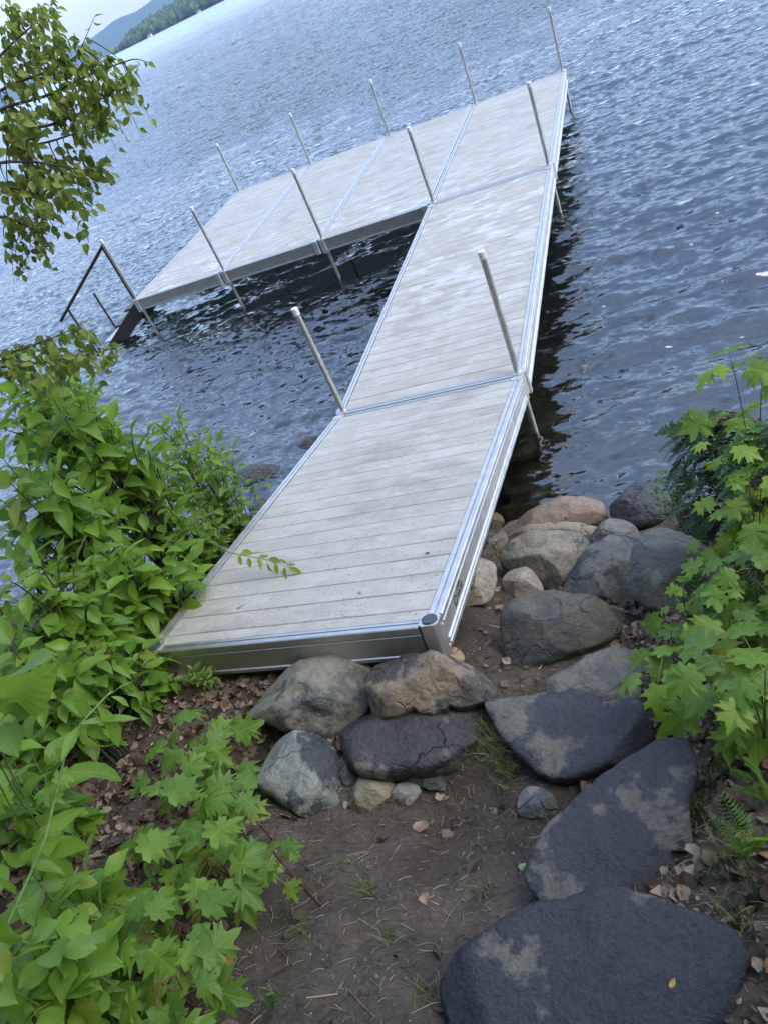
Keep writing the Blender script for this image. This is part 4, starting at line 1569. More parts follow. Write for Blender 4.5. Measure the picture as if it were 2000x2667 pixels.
shrub('leafy_shrub', 'low drooping leaves below the near left corner of the ramp', 'shrub',
      [(170, 1640), (380, 1690), (470, 1750), (520, 1800), (470, 1850), (320, 1830), (190, 1780)], (3.0, 3.25), 26, ASH, 0.12, 7, 0.065, STEMD, 0.007, 107, GL, droop=0.5)
shrub('leafy_shrub', 'shaded leaves above the leaf litter at the left edge', 'shrub',
      [(0, 1660), (170, 1700), (230, 1790), (190, 1880), (70, 1930), (0, 1920)], (2.85, 3.2), 24, ASH, 0.135, 7, 0.075, STEMD, 0.007, 120, GL, droop=0.4)
ramp_n = Vector((0, math.sin(RP), math.cos(RP)))


def on_ramp(u, v, above):
    d = ray(u, v)
    P0 = Vector((0, 0, 0)) + ramp_n * above
    return CAM + d * ((P0 - CAM).dot(ramp_n) / d.dot(ramp_n))


shrub('small_leaved_shrub', 'small leaved bush spilling over the left rail of the ramp', 'shrub',
      [(520, 1150), (600, 1180), (660, 1240), (655, 1320), (600, 1390), (510, 1450), (460, 1430), (470, 1300)], (4.2, 4.6), 36, SMALL, 0.088, 8, 0.045, STEMD, 0.005, 108, None, 'alt', 24,
      extra=[px(610, 1165, 4.6), px(690, 1255, 4.5)], tiltn=0.5)
shrub('small_leaved_shrub', 'small leaved bush behind, its tips up against the dark ripples', 'shrub',
      [(390, 1100), (480, 1100), (560, 1140), (590, 1190), (500, 1300), (400, 1300)], (4.6, 5.0), 34, SMALL, 0.088, 8, 0.045, STEMD, 0.005, 118, None, 'alt', 24,
      extra=[px(520, 1110, 4.8), px(470, 1085, 4.8)], tiltn=0.5)
shrub('small_leaved_shrub', 'small leaved bush low against the ramp, under the overhanging sprig', 'shrub',
      [(430, 1330), (560, 1330), (600, 1400), (540, 1470), (480, 1540), (430, 1500)], (3.95, 4.15), 30, SMALL, 0.088, 8, 0.045, STEMD, 0.004, 119, None, 'alt', 20, tiltn=0.5, base=Vector((-1.05, -1.75, 0)))
rs_ = random.Random(77)
sp_root = thing('overhanging_sprig', 'thin leafy sprig lying out over the ramp boards', 'branch', on_ramp(540, 1405, 0.18))
pth = [on_ramp(540, 1405, 0.18), on_ramp(600, 1440, 0.16), on_ramp(665, 1452, 0.12), on_ramp(715, 1462, 0.09), on_ramp(752, 1478, 0.05)]
m = MB()
m.tube([p - sp_root.location for p in pth], [0.003, 0.003, 0.0025, 0.002, 0.0015], 5, False)
m.build('stem', STEMG, sp_root, True)
sprig_leaves(sp_root, rs_, pth, SMALL, 0.078, 13, 0.055, 'flat', 0.4, 0.5)

# near the left edge: very close big leaves and the tall sprig with narrow leaves
shrub('leafy_shrub', 'huge pale veined leaves cut by the left edge of the photo', 'shrub',
      [(0, 1760), (40, 1770), (60, 1830), (20, 1880), (0, 1880)], (2.05, 2.2), 3, BROAD, 0.20, 3, 0.09, STEMG, 0.006, 109, GL, base=Vector((-0.45, -3.9, 0)))
shrub('leafy_shrub', 'close broad leaves below the huge pale ones at the left edge', 'shrub',
      [(0, 1900), (130, 1930), (150, 2080), (120, 2260), (0, 2330)], (2.4, 2.85), 15, ASH, 0.175, 6, 0.085, STEMG, 0.006, 110, GL, droop=0.4)
shrub('leafy_shrub', 'bright broad leaves filling the bottom left corner', 'shrub',
      [(0, 2400), (180, 2400), (300, 2500), (330, 2600), (240, 2667), (0, 2667)], (1.65, 1.9), 16, BROAD, 0.12, 6, 0.06, STEMG, 0.005, 111, GL, droop=0.35)
shrub('leafy_shrub', 'mixed green leaves between the corner leaves and the narrow leaved sprig', 'shrub',
      [(60, 2230), (240, 2250), (330, 2330), (260, 2430), (60, 2420)], (1.95, 2.2), 14, ASH, 0.125, 6, 0.06, STEMG, 0.005, 112, GL, droop=0.4)

wp = [px(10, 2420, 1.95), px(70, 2300, 1.95), px(120, 2180, 1.97), px(150, 2050, 2.0), px(172, 1960, 2.0), px(215, 1880, 2.02), px(262, 1830, 2.04), px(290, 1800, 2.05)]
b0 = Vector((wp[0].x - 0.05, wp[0].y, tz(wp[0].x - 0.05, wp[0].y) - 0.02))
wr = thing('willow_sprig', 'tall pale sprig with long narrow leaves rising before the leaf litter', 'plant', b0)
m = MB()
m.tube([p - b0 for p in [b0] + wp], [0.005, 0.005, 0.0048, 0.0045, 0.004, 0.0037, 0.0032, 0.0026, 0.002], 6, False)
m.build('stem', STEMG, wr, True)
for (u0, v0), (u1, v1), k_ in (((212, 1885), (362, 1862), 0), ((206, 1905), (268, 1985), 2), ((165, 2015), (345, 1992), 1), ((205, 1890), (160, 1975), 0), ((225, 1868), (195, 1795), 1),
                               ((255, 1840), (335, 1945), 1), ((280, 1812), (352, 1765), 0), ((290, 1815), (345, 1830), 2), ((150, 2040), (110, 2110), 2), ((80, 2195), (235, 2215), 0),
                               ((95, 2165), (225, 2110), 0), ((40, 2330), (-30, 2250), 1), ((60, 2300), (160, 2330), 1)):
    a = px(u0, v0, 2.0)
    b = px(u1, v1, 2.0 + rs_.uniform(-0.06, 0.06))
    put_leaf(wr, WILLOW[k_], a, b - a, UP + rv(rs_, 0.4) - ray(u0, v0) * 0.6, (b - a).length * 1.05)

# ------------------------------------------------------------------ maple seedlings
GM = 'maple seedlings growing out of the leaf litter'


def seedling(label, tips, dh, size, kind, seed, stem=STEMR, group=GM, name='maple_seedling', basepx=None, per=5, spread=1.0, cat='plant', hpx=150):
    rs = random.Random(seed)
    mu = sum(q[0] for q in tips) / len(tips)
    mv = sum(q[1] for q in tips) / len(tips)
    if dh is None:
        g = hit(mu + 0.41 * hpx, mv + 0.91 * hpx)
        dh = math.hypot(g.x - CAM.x, g.y - CAM.y)
    pts = [px(u, v, dh + rs.uniform(-0.05, 0.05)) for u, v in tips]
    pts = [p if p.z > tz(p.x, p.y) + 0.05 else Vector((p.x, p.y, tz(p.x, p.y) + rs.uniform(0.05, 0.12))) for p in pts]
    if basepx:
        b = hit(*basepx)
    else:
        b = Vector((sum(p.x for p in pts) / len(pts), sum(p.y for p in pts) / len(pts), 0))
    b.z = tz(b.x, b.y) - 0.01
    root = thing(name, label, cat, b, group)
    m = MB()
    for tp in pts:
        ctl = b.lerp(tp, 0.3)
        ctl.z = b.z + (tp.z - b.z) * 0.8
        path = bez(b, ctl, tp)
        m.tube([q - b for q in path], [0.0032 * (1 - 0.5 * j / 8) for j in range(9)], 5, False)
        a0 = rs.uniform(0, 6.28)
        for k_ in range(per):
            an = a0 + k_ * 6.283 / per + rs.uniform(-0.3, 0.3)
            lv = k_ / max(1, per - 1)
            o = tp - Vector((0, 0, 1)) * (0.05 * (k_ // 2)) * spread
            d = Vector((math.cos(an), math.sin(an), rs.uniform(-0.15, 0.35)))
            pe = o + d.normalized() * size * rs.uniform(0.35, 0.7)
            m.tube([o - b, (o + pe) / 2 - b + Vector((0, 0, 0.006)), pe - b], 0.0012, 4, False)
            put_leaf(root, rs.choice(kind), pe, d + Vector((0, 0, -0.45)), UP + rv(rs, 0.3) - ray(*tips[0]) * 0.35, size * rs.uniform(0.75, 1.15))
    m.build('stem', stem, root, True)
    return root


seedling('maple seedling nearest the ramp stones, in the brown leaf litter', [(480, 1905), (530, 1930), (590, 1935)], None, 0.111, MAPLE, 201)
seedling('maple seedling with red stem left of the blue grey slate stone', [(430, 2000), (505, 2060)], None, 0.120, MAPLE, 202)
seedling('maple seedling right beside the upright slate stone', [(600, 2065), (620, 2090)], None, 0.104, MAPLE, 203, per=3)
seedling('maple seedling in the middle of the leaf litter slope', [(500, 2135), (550, 2150), (415, 2110)], None, 0.120, MAPLE, 204)
seedling('maple seedling hanging over the edge of the bare soil', [(565, 2240), (605, 2270), (515, 2225)], None, 0.114, MAPLE, 205)
seedling('little maple seedling furthest right on the bare soil', [(710, 2220), (735, 2260)], None, 0.065, MAPLE, 206, per=3)
seedling('maple seedling with one reddish new leaf, left of centre', [(400, 2340), (270, 2360), (340, 2270)], None, 0.120, MAPLE, 207)
seedling('maple seedling low in the bottom left undergrowth', [(460, 2400), (480, 2480), (360, 2430)], None, 0.111, MAPLE, 208)
seedling('maple seedling at the bottom edge beside the bare soil', [(420, 2560), (480, 2600), (390, 2620), (460, 2540)], None, 0.111, MAPLE, 209)
seedling('maple seedling behind the bright corner leaves', [(250, 2470), (330, 2440), (370, 2560)], None, 0.111, MAPLE, 210)
seedling('pale green maple seedling at the left among broad leaves', [(80, 2110), (170, 2180), (60, 2040)], None, 0.10, MAPLEB, 211, STEMG)
shrub('herb', 'upright pale herb with narrow leaves among the maple seedlings', 'plant', [(430, 2200), (470, 2200), (470, 2280), (430, 2280)], (2.2, 2.3), 4, WILLOW, 0.075, 7, 0.03, STEMG, 0.003, 212, None, 'opp', 10)
shrub('herb', 'small grey green herb against the end of the ramp', 'plant', [(500, 1755), (560, 1745), (570, 1790), (510, 1800)], (2.95, 3.05), 6, SMALL, 0.05, 7, 0.025, STEMG, 0.0025, 213, None, 'opp', 12)
shrub('herb', 'tiny herb before the upright slate stone', 'plant', [(740, 2070), (770, 2065), (775, 2100), (745, 2110)], (2.62, 2.66), 3, WILLOW, 0.05, 6, 0.02, STEMG, 0.002, 214, None, 'opp', 8)
shrub('herb', 'low yellowish herb on the slope left of the lichen stone', 'plant', [(560, 1790), (600, 1780), (600, 1840), (560, 1850)], (2.9, 2.95), 4, SMALL, 0.045, 6, 0.025, STEMG, 0.002, 215, None, 'opp', 12)

# ------------------------------------------------------------------ right hand bank
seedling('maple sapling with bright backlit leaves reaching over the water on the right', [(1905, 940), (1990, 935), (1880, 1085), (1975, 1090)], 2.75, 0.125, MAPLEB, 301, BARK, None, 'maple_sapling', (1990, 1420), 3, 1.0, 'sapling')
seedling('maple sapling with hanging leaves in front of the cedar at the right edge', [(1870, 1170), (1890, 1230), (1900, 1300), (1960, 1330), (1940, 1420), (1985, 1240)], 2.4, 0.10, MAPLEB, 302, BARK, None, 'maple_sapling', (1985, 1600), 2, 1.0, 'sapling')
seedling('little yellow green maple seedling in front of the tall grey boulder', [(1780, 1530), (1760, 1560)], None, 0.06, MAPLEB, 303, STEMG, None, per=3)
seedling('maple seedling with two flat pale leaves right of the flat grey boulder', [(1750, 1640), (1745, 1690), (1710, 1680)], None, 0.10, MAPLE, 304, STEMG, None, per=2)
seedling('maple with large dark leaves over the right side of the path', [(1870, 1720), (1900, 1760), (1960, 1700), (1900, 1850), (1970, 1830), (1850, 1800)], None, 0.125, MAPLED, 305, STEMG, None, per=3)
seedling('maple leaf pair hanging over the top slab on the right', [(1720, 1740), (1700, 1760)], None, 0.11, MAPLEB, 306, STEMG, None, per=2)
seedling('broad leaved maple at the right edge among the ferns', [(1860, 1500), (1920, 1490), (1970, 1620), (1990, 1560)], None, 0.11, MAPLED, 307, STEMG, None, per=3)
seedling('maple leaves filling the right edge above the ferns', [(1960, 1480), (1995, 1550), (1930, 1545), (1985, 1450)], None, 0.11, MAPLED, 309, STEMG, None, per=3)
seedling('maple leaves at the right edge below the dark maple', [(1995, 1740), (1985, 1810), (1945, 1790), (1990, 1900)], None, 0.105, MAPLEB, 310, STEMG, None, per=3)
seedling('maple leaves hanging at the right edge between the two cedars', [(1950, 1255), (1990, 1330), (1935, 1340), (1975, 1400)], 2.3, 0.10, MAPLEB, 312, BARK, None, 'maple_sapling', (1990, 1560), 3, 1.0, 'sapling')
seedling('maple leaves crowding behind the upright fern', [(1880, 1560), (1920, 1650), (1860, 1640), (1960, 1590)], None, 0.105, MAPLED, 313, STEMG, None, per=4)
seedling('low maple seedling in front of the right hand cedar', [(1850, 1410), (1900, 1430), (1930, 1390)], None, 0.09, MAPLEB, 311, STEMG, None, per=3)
shrub('small_leaved_shrub', 'wispy small leaved twigs in front of the wet shiny boulder', 'shrub', [(1680, 1230), (1740, 1220), (1790, 1290), (1770, 1350), (1700, 1320)], (3.3, 3.5), 16, SMALL, 0.040, 8, 0.022, STEMD, 0.003, 308, None, 'alt', 15, base=Vector((1.75, -1.75, 0)))


def cedar(label, poly, dr, ntips, seed, size, base, bright=0.0, down=0.5):
    rs = random.Random(seed)
    base = Vector((base[0], base[1], tz(*base) - 0.03))
    tips = [px(u, v, rs.uniform(*dr)) for u, v in sample_poly(rs, poly, ntips, 20)]
    tips = [p if p.z > tz(p.x, p.y) + 0.04 else Vector((p.x, p.y, tz(p.x, p.y) + rs.uniform(0.05, 0.12))) for p in tips]
    root = thing('cedar_shrub', label, 'shrub', base)
    m = MB()
    V, F, A = [], [], []

    def strip(p0, p1, w, nn, val):
        d = p1 - p0
        s = d.cross(nn)
        if s.length < 1e-6:
            return
        s = s.normalized() * w
        b = len(V)
        mid = p0.lerp(p1, 0.55)
        V.extend([tuple(p0 - s * 0.5 - base), tuple(p0 + s * 0.5 - base), tuple(mid + s - base), tuple(p1 - base), tuple(mid - s - base)])
        F.append((b, b + 1, b + 2, b + 3, b + 4))
        A.extend([val] * 5)

    top = base + Vector((0.05, 0.1, max(0.3, max(p.z for p in tips) - base.z - 0.1)))
    m.tube([Vector((0, 0, 0)), (top - base) * 0.5 + Vector((0.03, 0, 0)), top - base], [0.016, 0.012, 0.006], 7)
    for tp in tips:
        st_ = base.lerp(top, max(0.1, min(0.95, (tp.z - base.z + 0.1) / max(0.2, top.z - base.z))))
        path = bez(st_, st_.lerp(tp, 0.5) + Vector((0, 0, 0.08)), tp, 8)
        m.tube([q - base for q in path], [0.005 * (1 - 0.7 * j / 7) for j in range(8)], 4, False)
        D = (path[-1] - path[-3]).normalized() + Vector((0, 0, -down * 0.4)) + rv(rs, 0.2)
        D.normalize()
        nn = UP + rv(rs, 0.35)
        S = D.cross(nn).normalized()
        nn = S.cross(D).normalized()
        val = min(0.86, max(0.05, rs.uniform(0.1, 0.7) + bright))
        L_ = size * rs.uniform(0.7, 1.2)
        for k_ in range(9):
            t_ = k_ / 8.0
            c = tp + D * L_ * (t_ - 0.35) + Vector((0, 0, -down * L_ * t_ * t_ * 0.5))
            strip(c, c + D * L_ * 0.17, 0.004, nn, val)
            for sg in (-1, 1):
                bl = L_ * 0.42 * (1 - 0.75 * t_) * rs.uniform(0.8, 1.1)
                bd = (D * 0.75 + S * sg * 0.75 + rv(rs, 0.08)).normalized()
                nseg = 4
                for q in range(nseg):
                    p0 = c + bd * bl * q / nseg
                    p1 = c + bd * bl * (q + 1.15) / nseg
                    tipv = 1.0 if (bright > 0.2 and q == nseg - 1) else val
                    strip(p0, p1, 0.0055, nn, tipv)
                    if q < nseg - 1:
                        for s2 in (-1, 1):
                            e = (bd + S * s2 * 0.55 + D * 0.25).normalized()
                            strip(p1, p1 + e * bl * 0.30, 0.0048, nn, min(1, tipv + rs.uniform(-0.05, 0.1)))
    m.build('trunk', BARK, root, True)
    fo = stuff_mesh('foliage', V, F, A, CEDAR, root)
    tag(fo, kind='stuff')
    return root


cedar('dark cedar shrub at the water above the tall grey boulder', [(1740, 1110), (1800, 1070), (1870, 1080), (1910, 1180), (1900, 1290), (1890, 1400), (1820, 1420), (1780, 1360), (1760, 1230)], (2.95, 3.4), 120, 401, 0.13, (2.05, -1.85), 0.0, 0.4)
cedar('brighter cedar with yellowish tips drooping in at the right edge', [(1900, 1170), (1950, 1120), (2000, 1090), (2000, 1420), (1940, 1440), (1910, 1330)], (2.45, 2.8), 100, 402, 0.12, (2.45, -2.4), 0.3, 0.8)


def fern_frond():
    V, F = [], []
    n = 20
    for i in range(n):
        t_ = 0.1 + 0.9 * i / n
        y = t_
        z = -0.28 * t_ * t_ + 0.12 * t_
        w = 0.20 * math.sin(min(1, (t_ - 0.02) * 2.2) * math.pi / 2) * (1 - t_) ** 0.6 + 0.01
        for sg in (-1, 1):
            b = len(V)
            V += [(0, y, z), (sg * w * 0.5, y + 0.022 + w * 0.18, z + 0.012), (sg * w, y + 0.02 + w * 0.38, z - 0.03 * w * 5), (sg * w * 0.5, y - 0.012 + w * 0.12, z + 0.004)]
            F.append((b, b + 1, b + 2, b + 3) if sg > 0 else (b + 3, b + 2, b + 1, b))
        b = len(V)
        V += [(-0.004, y - 0.05, z), (0.004, y - 0.05, z), (0.004, y, z + 0.002), (-0.004, y, z + 0.002)]
        F.append((b, b + 1, b + 2, b + 3))
    me = bpy.data.meshes.new('frond')
    me.from_pydata(V, [], F)
    me.materials.append(FERN)
    return me


FROND = fern_frond()


def fern(label, basepx, tips, dh, seed):
    rs = random.Random(seed)
    b = hit(*basepx)
    dh = math.hypot(b.x - CAM.x, b.y - CAM.y)
    root = thing('fern', label, 'fern', b, 'ferns along the right side of the path')
    for u, v in tips:
        tp = px(u, v, dh + rs.uniform(-0.06, 0.06))
        d = tp - b
        if d.z < 0.02:
            d.z = 0.05
        put_leaf(root, FROND, b, d + Vector((0, 0, 0.12 * d.length)), UP + rv(rs, 0.15) - ray(u, v) * 0.5, d.length * 1.05, 'frond')
    return root


fern('fern with upright fronds in front of the tall grey boulder', (1870, 1720), [(1815, 1530), (1850, 1580), (1905, 1590), (1935, 1620), (1820, 1650)], 2.55, 501)
fern('fern at the right edge level with the maple seedlings', (1985, 1640), [(1950, 1490), (1995, 1500), (2020, 1560), (1930, 1560)], 2.6, 502)
fern('yellowish fern at the right edge beside the long narrow slab', (1990, 2090), [(1935, 2010), (1960, 2060), (1990, 1980), (1915, 2090), (2000, 2120)], 2.0, 503)
fern('low fern at the right edge right of the long narrow slab', (1960, 2230), [(1870, 2150), (1900, 2120), (1940, 2130), (1985, 2150), (1890, 2200)], 1.9, 504)
fern('fern under the dark maple leaves on the right', (1930, 1830), [(1990, 1720), (1960, 1740), (1880, 1730), (2000, 1790)], 2.35, 505)

# ------------------------------------------------------------------ overhanging tree, upper left
trs = random.Random(61)
tb = Vector((-2.75, -3.15, 0))
tb.z = tz(tb.x, tb.y) - 0.05
tree = thing('overhanging_tree', 'leafy tree branches hanging in from the upper left over the lake', 'tree', tb)
m = MB()
trunk = [tb, tb + Vector((0.05, 0.08, 1.0)), tb + Vector((-0.02, 0.2, 2.0)), tb + Vector((0.1, 0.35, 3.2)), tb + Vector((0.05, 0.5, 4.6))]
m.tube([p - tb for p in trunk], [0.085, 0.075, 0.065, 0.05, 0.03], 10)
m.build('trunk', BARK, tree, True)
LIMBS = [([(-120, 330), (0, 140), (90, 60), (150, 20)], 3.9), ([(-150, 380), (0, 230), (110, 190), (200, 150), (245, 45)], 3.9), ([(-150, 400), (0, 280), (120, 250), (240, 190), (350, 150), (385, 160)], 3.8),
         ([(-150, 420), (0, 330), (120, 330), (220, 290), (300, 230), (340, 240)], 3.7), ([(-100, 410), (0, 395), (130, 368), (200, 345), (300, 315)], 3.7), ([(-120, 470), (0, 420), (100, 420), (200, 440), (290, 450)], 3.6),
         ([(-120, 530), (0, 480), (80, 500), (150, 520), (235, 545)], 3.5), ([(-120, 600), (0, 560), (60, 580), (110, 610), (130, 640)], 3.5), ([(-150, 960), (0, 925), (70, 905), (150, 875), (230, 835)], 3.7), ([(-150, 990), (0, 955), (100, 945), (200, 930), (305, 905)], 3.7)]
limb_pts = []
for pl, dh in LIMBS:
    P = [px(u, v, dh) for u, v in pl]
    st_ = Vector(trunk[1]).lerp(Vector(trunk[3]), max(0.0, min(1.0, 1.05 - pl[0][1] / 900.0)) * trs.uniform(0.75, 1.1)) + Vector((0.02, 0.05, 0))
    P = [st_] + P
    # round the polyline off
    Q = []
    for i in range(len(P) - 1):
        for k_ in range(4):
            Q.append(P[i].lerp(P[i + 1], k_ / 4))
    Q.append(P[-1])
    Q = [Q[0]] + [(Q[i - 1] + Q[i] * 2 + Q[i + 1]) / 4 for i in range(1, len(Q) - 1)] + [Q[-1]]
    m = MB()
    m.tube([p - tb for p in Q], [0.0105 * (1 - 0.90 * i / (len(Q) - 1)) for i in range(len(Q))], 6, False)
    m.build('limb', BARK, tree, True)
    limb_pts.append(Q)
REG = [([(0, 0), (130, 0), (150, 50), (165, 110), (100, 160), (0, 170)], 26, 3.9, 0.052), ([(0, 130), (160, 90), (200, 110), (260, 130), (330, 160), (335, 250), (260, 290), (150, 300), (0, 260)], 62, 3.85, 0.054),
       ([(200, 190), (330, 170), (355, 210), (330, 260), (280, 290), (230, 290)], 16, 3.75, 0.052), ([(130, 260), (260, 270), (275, 330), (200, 350), (120, 320)], 14, 3.75, 0.054),
       ([(0, 280), (90, 290), (70, 380), (0, 370)], 12, 3.6, 0.062), ([(20, 380), (200, 390), (280, 420), (270, 460), (180, 470), (60, 440)], 20, 3.6, 0.060),
       ([(0, 430), (120, 450), (200, 480), (240, 530), (220, 580), (130, 540), (0, 520)], 20, 3.5, 0.066), ([(0, 540), (100, 560), (130, 640), (60, 680), (0, 640)], 17, 3.5, 0.050),
       ([(0, 900), (100, 880), (230, 830), (220, 870), (120, 920), (0, 945)], 13, 3.7, 0.072), ([(0, 935), (150, 925), (300, 895), (310, 920), (200, 985), (120, 990), (0, 975)], 16, 3.7, 0.070)]
bulk_V, bulk_F, bulk_A = [], [], []
n_leaf = 0
mt_ = MB()
for poly, n, dh, size in REG:
    for u, v in sample_poly(trs, poly, n, 22):
        c = px(u, v, dh + trs.uniform(-0.25, 0.25))
        best = min((p for Q in limb_pts for p in Q[5:]), key=lambda p: (p - c).length_squared)
        d = (c - best)
        path = bez(best, best.lerp(c, 0.6) + Vector((0, 0, 0.03)), c + Vector((0, 0, -0.02)), 6)
        mt_.tube([p - tb for p in path], [0.0028, 0.0025, 0.0022, 0.002, 0.0016, 0.0012], 4, False)
        tail = bez(c + Vector((0, 0, -0.02)), c + (c - best) * 0.15, c + (c - best).normalized() * 0.10 + Vector((0, 0, -0.07)), 5)
        mt_.tube([p - tb for p in tail], 0.0011, 4, False)
        full = path[3:] + tail[1:]
        k_ = trs.randint(6, 8)
        for q in range(k_):
            p = full[min(len(full) - 1, int(q * len(full) / k_))] + rv(trs, 0.008)
            dd = Vector((trs.gauss(0, 0.7), trs.gauss(0, 0.7), -0.75 + trs.gauss(0, 0.35)))
            nn = UP * 0.6 + rv(trs, 0.55) - ray(u, v) * 0.4
            s = size * trs.uniform(0.55, 0.95)
            if n_leaf < 225 and (q % 4 == 0 or v > 800):
                put_leaf(tree, trs.choice(TREEL), p, dd, nn, s)
                n_leaf += 1
            else:
                me = trs.choice(TREEL)
                fr = frame(dd, nn)
                b = len(bulk_V)
                val = trs.random()
                for vv in me.vertices:
                    bulk_V.append(tuple(p - tb + fr @ (vv.co * s)))
                    bulk_A.append(val)
                for f in me.polygons:
                    bulk_F.append(tuple(b + i for i in f.vertices))
for Q in limb_pts:
    n_leaf += sprig_leaves(tree, trs, Q[-6:], TREEL, 0.045, 7, 0.035, 'alt', 0.7, 0.5, 0.3)
tag(mt_.build('twigs', BARK, tree, True), kind='stuff')


def in_view(p, mar=45):
    q = ROT @ (p - CAM)
    if q.z > -0.05:
        return False
    u, v = FPX * q.x / -q.z + 1000, -FPX * q.y / -q.z + 1333.5
    return -mar < u < 2000 + mar and -mar < v < 2667 + mar


# the same boughs go on leafy beyond the edge of the photograph
for Q in limb_pts:
    for _ in range(34):
        i = trs.randint(2, min(9, len(Q) - 2))
        c = Q[i].lerp(Q[i + 1], trs.random()) + Vector((trs.gauss(0, 0.13), trs.gauss(0, 0.13), trs.gauss(-0.02, 0.14)))
        if in_view(c, 90):
            continue
        for _k in range(5):
            p = c + rv(trs, 0.04)
            dd = Vector((trs.gauss(0, 0.7), trs.gauss(0, 0.7), -0.75 + trs.gauss(0, 0.35)))
            me = trs.choice(TREEL)
            fr = frame(dd, UP * 0.6 + rv(trs, 0.55))
            b = len(bulk_V)
            val = trs.random()
            sz = 0.05 * trs.uniform(0.6, 1.0)
            for vv in me.vertices:
                bulk_V.append(tuple(p - tb + fr @ (vv.co * sz)))
                bulk_A.append(val)
            for f in me.polygons:
                bulk_F.append(tuple(b + j for j in f.vertices))
LEAF_TB = make_attr_leaf('tree_leaf_mass', [(0.0, (0.105, 0.165, 0.022)), (1.0, (0.30, 0.36, 0.065))], 0.5, 0.42)
o = stuff_mesh('foliage', bulk_V, bulk_F, bulk_A, LEAF_TB, tree, True)
tag(o, kind='stuff')


# ------------------------------------------------------------------ grass tufts
def tuft(label, cpx, n, h, spread, seed, group='grass tufts between the stones'):
    rs = random.Random(seed)
    b = hit(*cpx)
    V, F, A = [], [], []
    for i in range(n):
        ox, oy = rs.gauss(0, spread), rs.gauss(0, spread)
        z0 = tz(b.x + ox, b.y + oy) - b.z - 0.005
        an = rs.uniform(0, 6.283)
        L_ = h * rs.uniform(0.5, 1.2)
        lean = rs.uniform(0.25, 1.0)
        w = rs.uniform(0.0010, 0.0022)
        val = rs.random()
        d = Vector((math.cos(an), math.sin(an), 0))
        s = Vector((-math.sin(an), math.cos(an), 0)) * w
        k0 = len(V)
        for q in range(5):
            t_ = q / 4
            p = Vector((ox, oy, z0)) + d * L_ * lean * t_ * t_ + Vector((0, 0, L_ * t_ * (1 - 0.45 * lean * t_)))
            ww = 1 - t_ * 0.9
            V += [tuple(p - s * ww), tuple(p + s * ww)]
            A += [val, val]
        for q in range(4):
            F.append((k0 + 2 * q, k0 + 2 * q + 1, k0 + 2 * q + 3, k0 + 2 * q + 2))
    o = stuff_mesh('grass_tuft', V, F, A, GRASS)
    o.location = b
    return tag(o, label, 'grass', group)


tuft('long grass tuft beside the left edge of the top slab', (1275, 1955), 90, 0.11, 0.035, 601)
tuft('grass tuft at the lower left of the top slab', (1320, 2010), 90, 0.10, 0.035, 602)
tuft('short yellowish grass beside the small rounded slate stone', (1425, 2120), 70, 0.06, 0.028, 603)
tuft('green grass clump right of the long narrow slab', (1850, 2030), 70, 0.13, 0.02, 604)
tuft('thin grass tuft at the left end of the nearest slab', (1110, 2590), 22, 0.085, 0.012, 605)
tuft('sparse pale grass in the middle of the bare soil', (960, 2320), 34, 0.09, 0.022, 606)
tuft('sparse grass at the left side of the bare soil', (790, 2430), 40, 0.07, 0.02, 607)
tuft('grass against the bottom of the ramp end', (770, 1755), 50, 0.08, 0.03, 608)
tuft('small grass tuft at the far corner of the ochre stone', (1255, 1900), 40, 0.08, 0.02, 609)
tuft('grass wisps at the bottom edge left of the nearest slab', (720, 2600), 40, 0.07, 0.02, 610)
tuft('grass among the dead leaves at the right edge', (1900, 2260), 50, 0.11, 0.025, 611)
tuft('grass wisps in the bare soil below the small slate stone', (1010, 2450), 30, 0.075, 0.02, 613)
tuft('pale grass wisps near the middle of the soil path', (880, 2260), 30, 0.07, 0.022, 614)
tuft('grass tuft where the soil meets the nearest slab', (1260, 2330), 40, 0.06, 0.02, 615)
tuft('grass growing at the right rim of the long narrow slab', (1800, 2120), 60, 0.10, 0.03, 616)
tuft('grass beside the right end of the nearest slab', (1930, 2400), 50, 0.10, 0.03, 617)
tuft('little green clump before the flat grey boulder', (1370, 1815), 30, 0.06, 0.012, 612)

# ------------------------------------------------------------------ single dead leaves one can pick out
def dead_leaf(label, pos, nrm, size, mat, seed, yaw):
    rs = random.Random(seed)
    me = leaf_blade('dead_leaf', mat, ell(0.30, 0.45, 1.1), 6, rs.uniform(-0.5, 0.6), rs.uniform(-0.4, 0.5), 0.10, seed, 0.12)
    o = bpy.data.objects.new('dead_leaf', me)
    link(o)
    d = Vector((math.cos(yaw), math.sin(yaw), 0))
    m4 = frame(d - nrm * d.dot(nrm), nrm).to_4x4()
    for i in range(3):
        for j in range(3):
            m4[i][j] *= size
    m4.translation = pos + nrm * size * 0.12
    o.matrix_world = m4
    return tag(o, label, 'dead leaf', 'single fallen leaves')


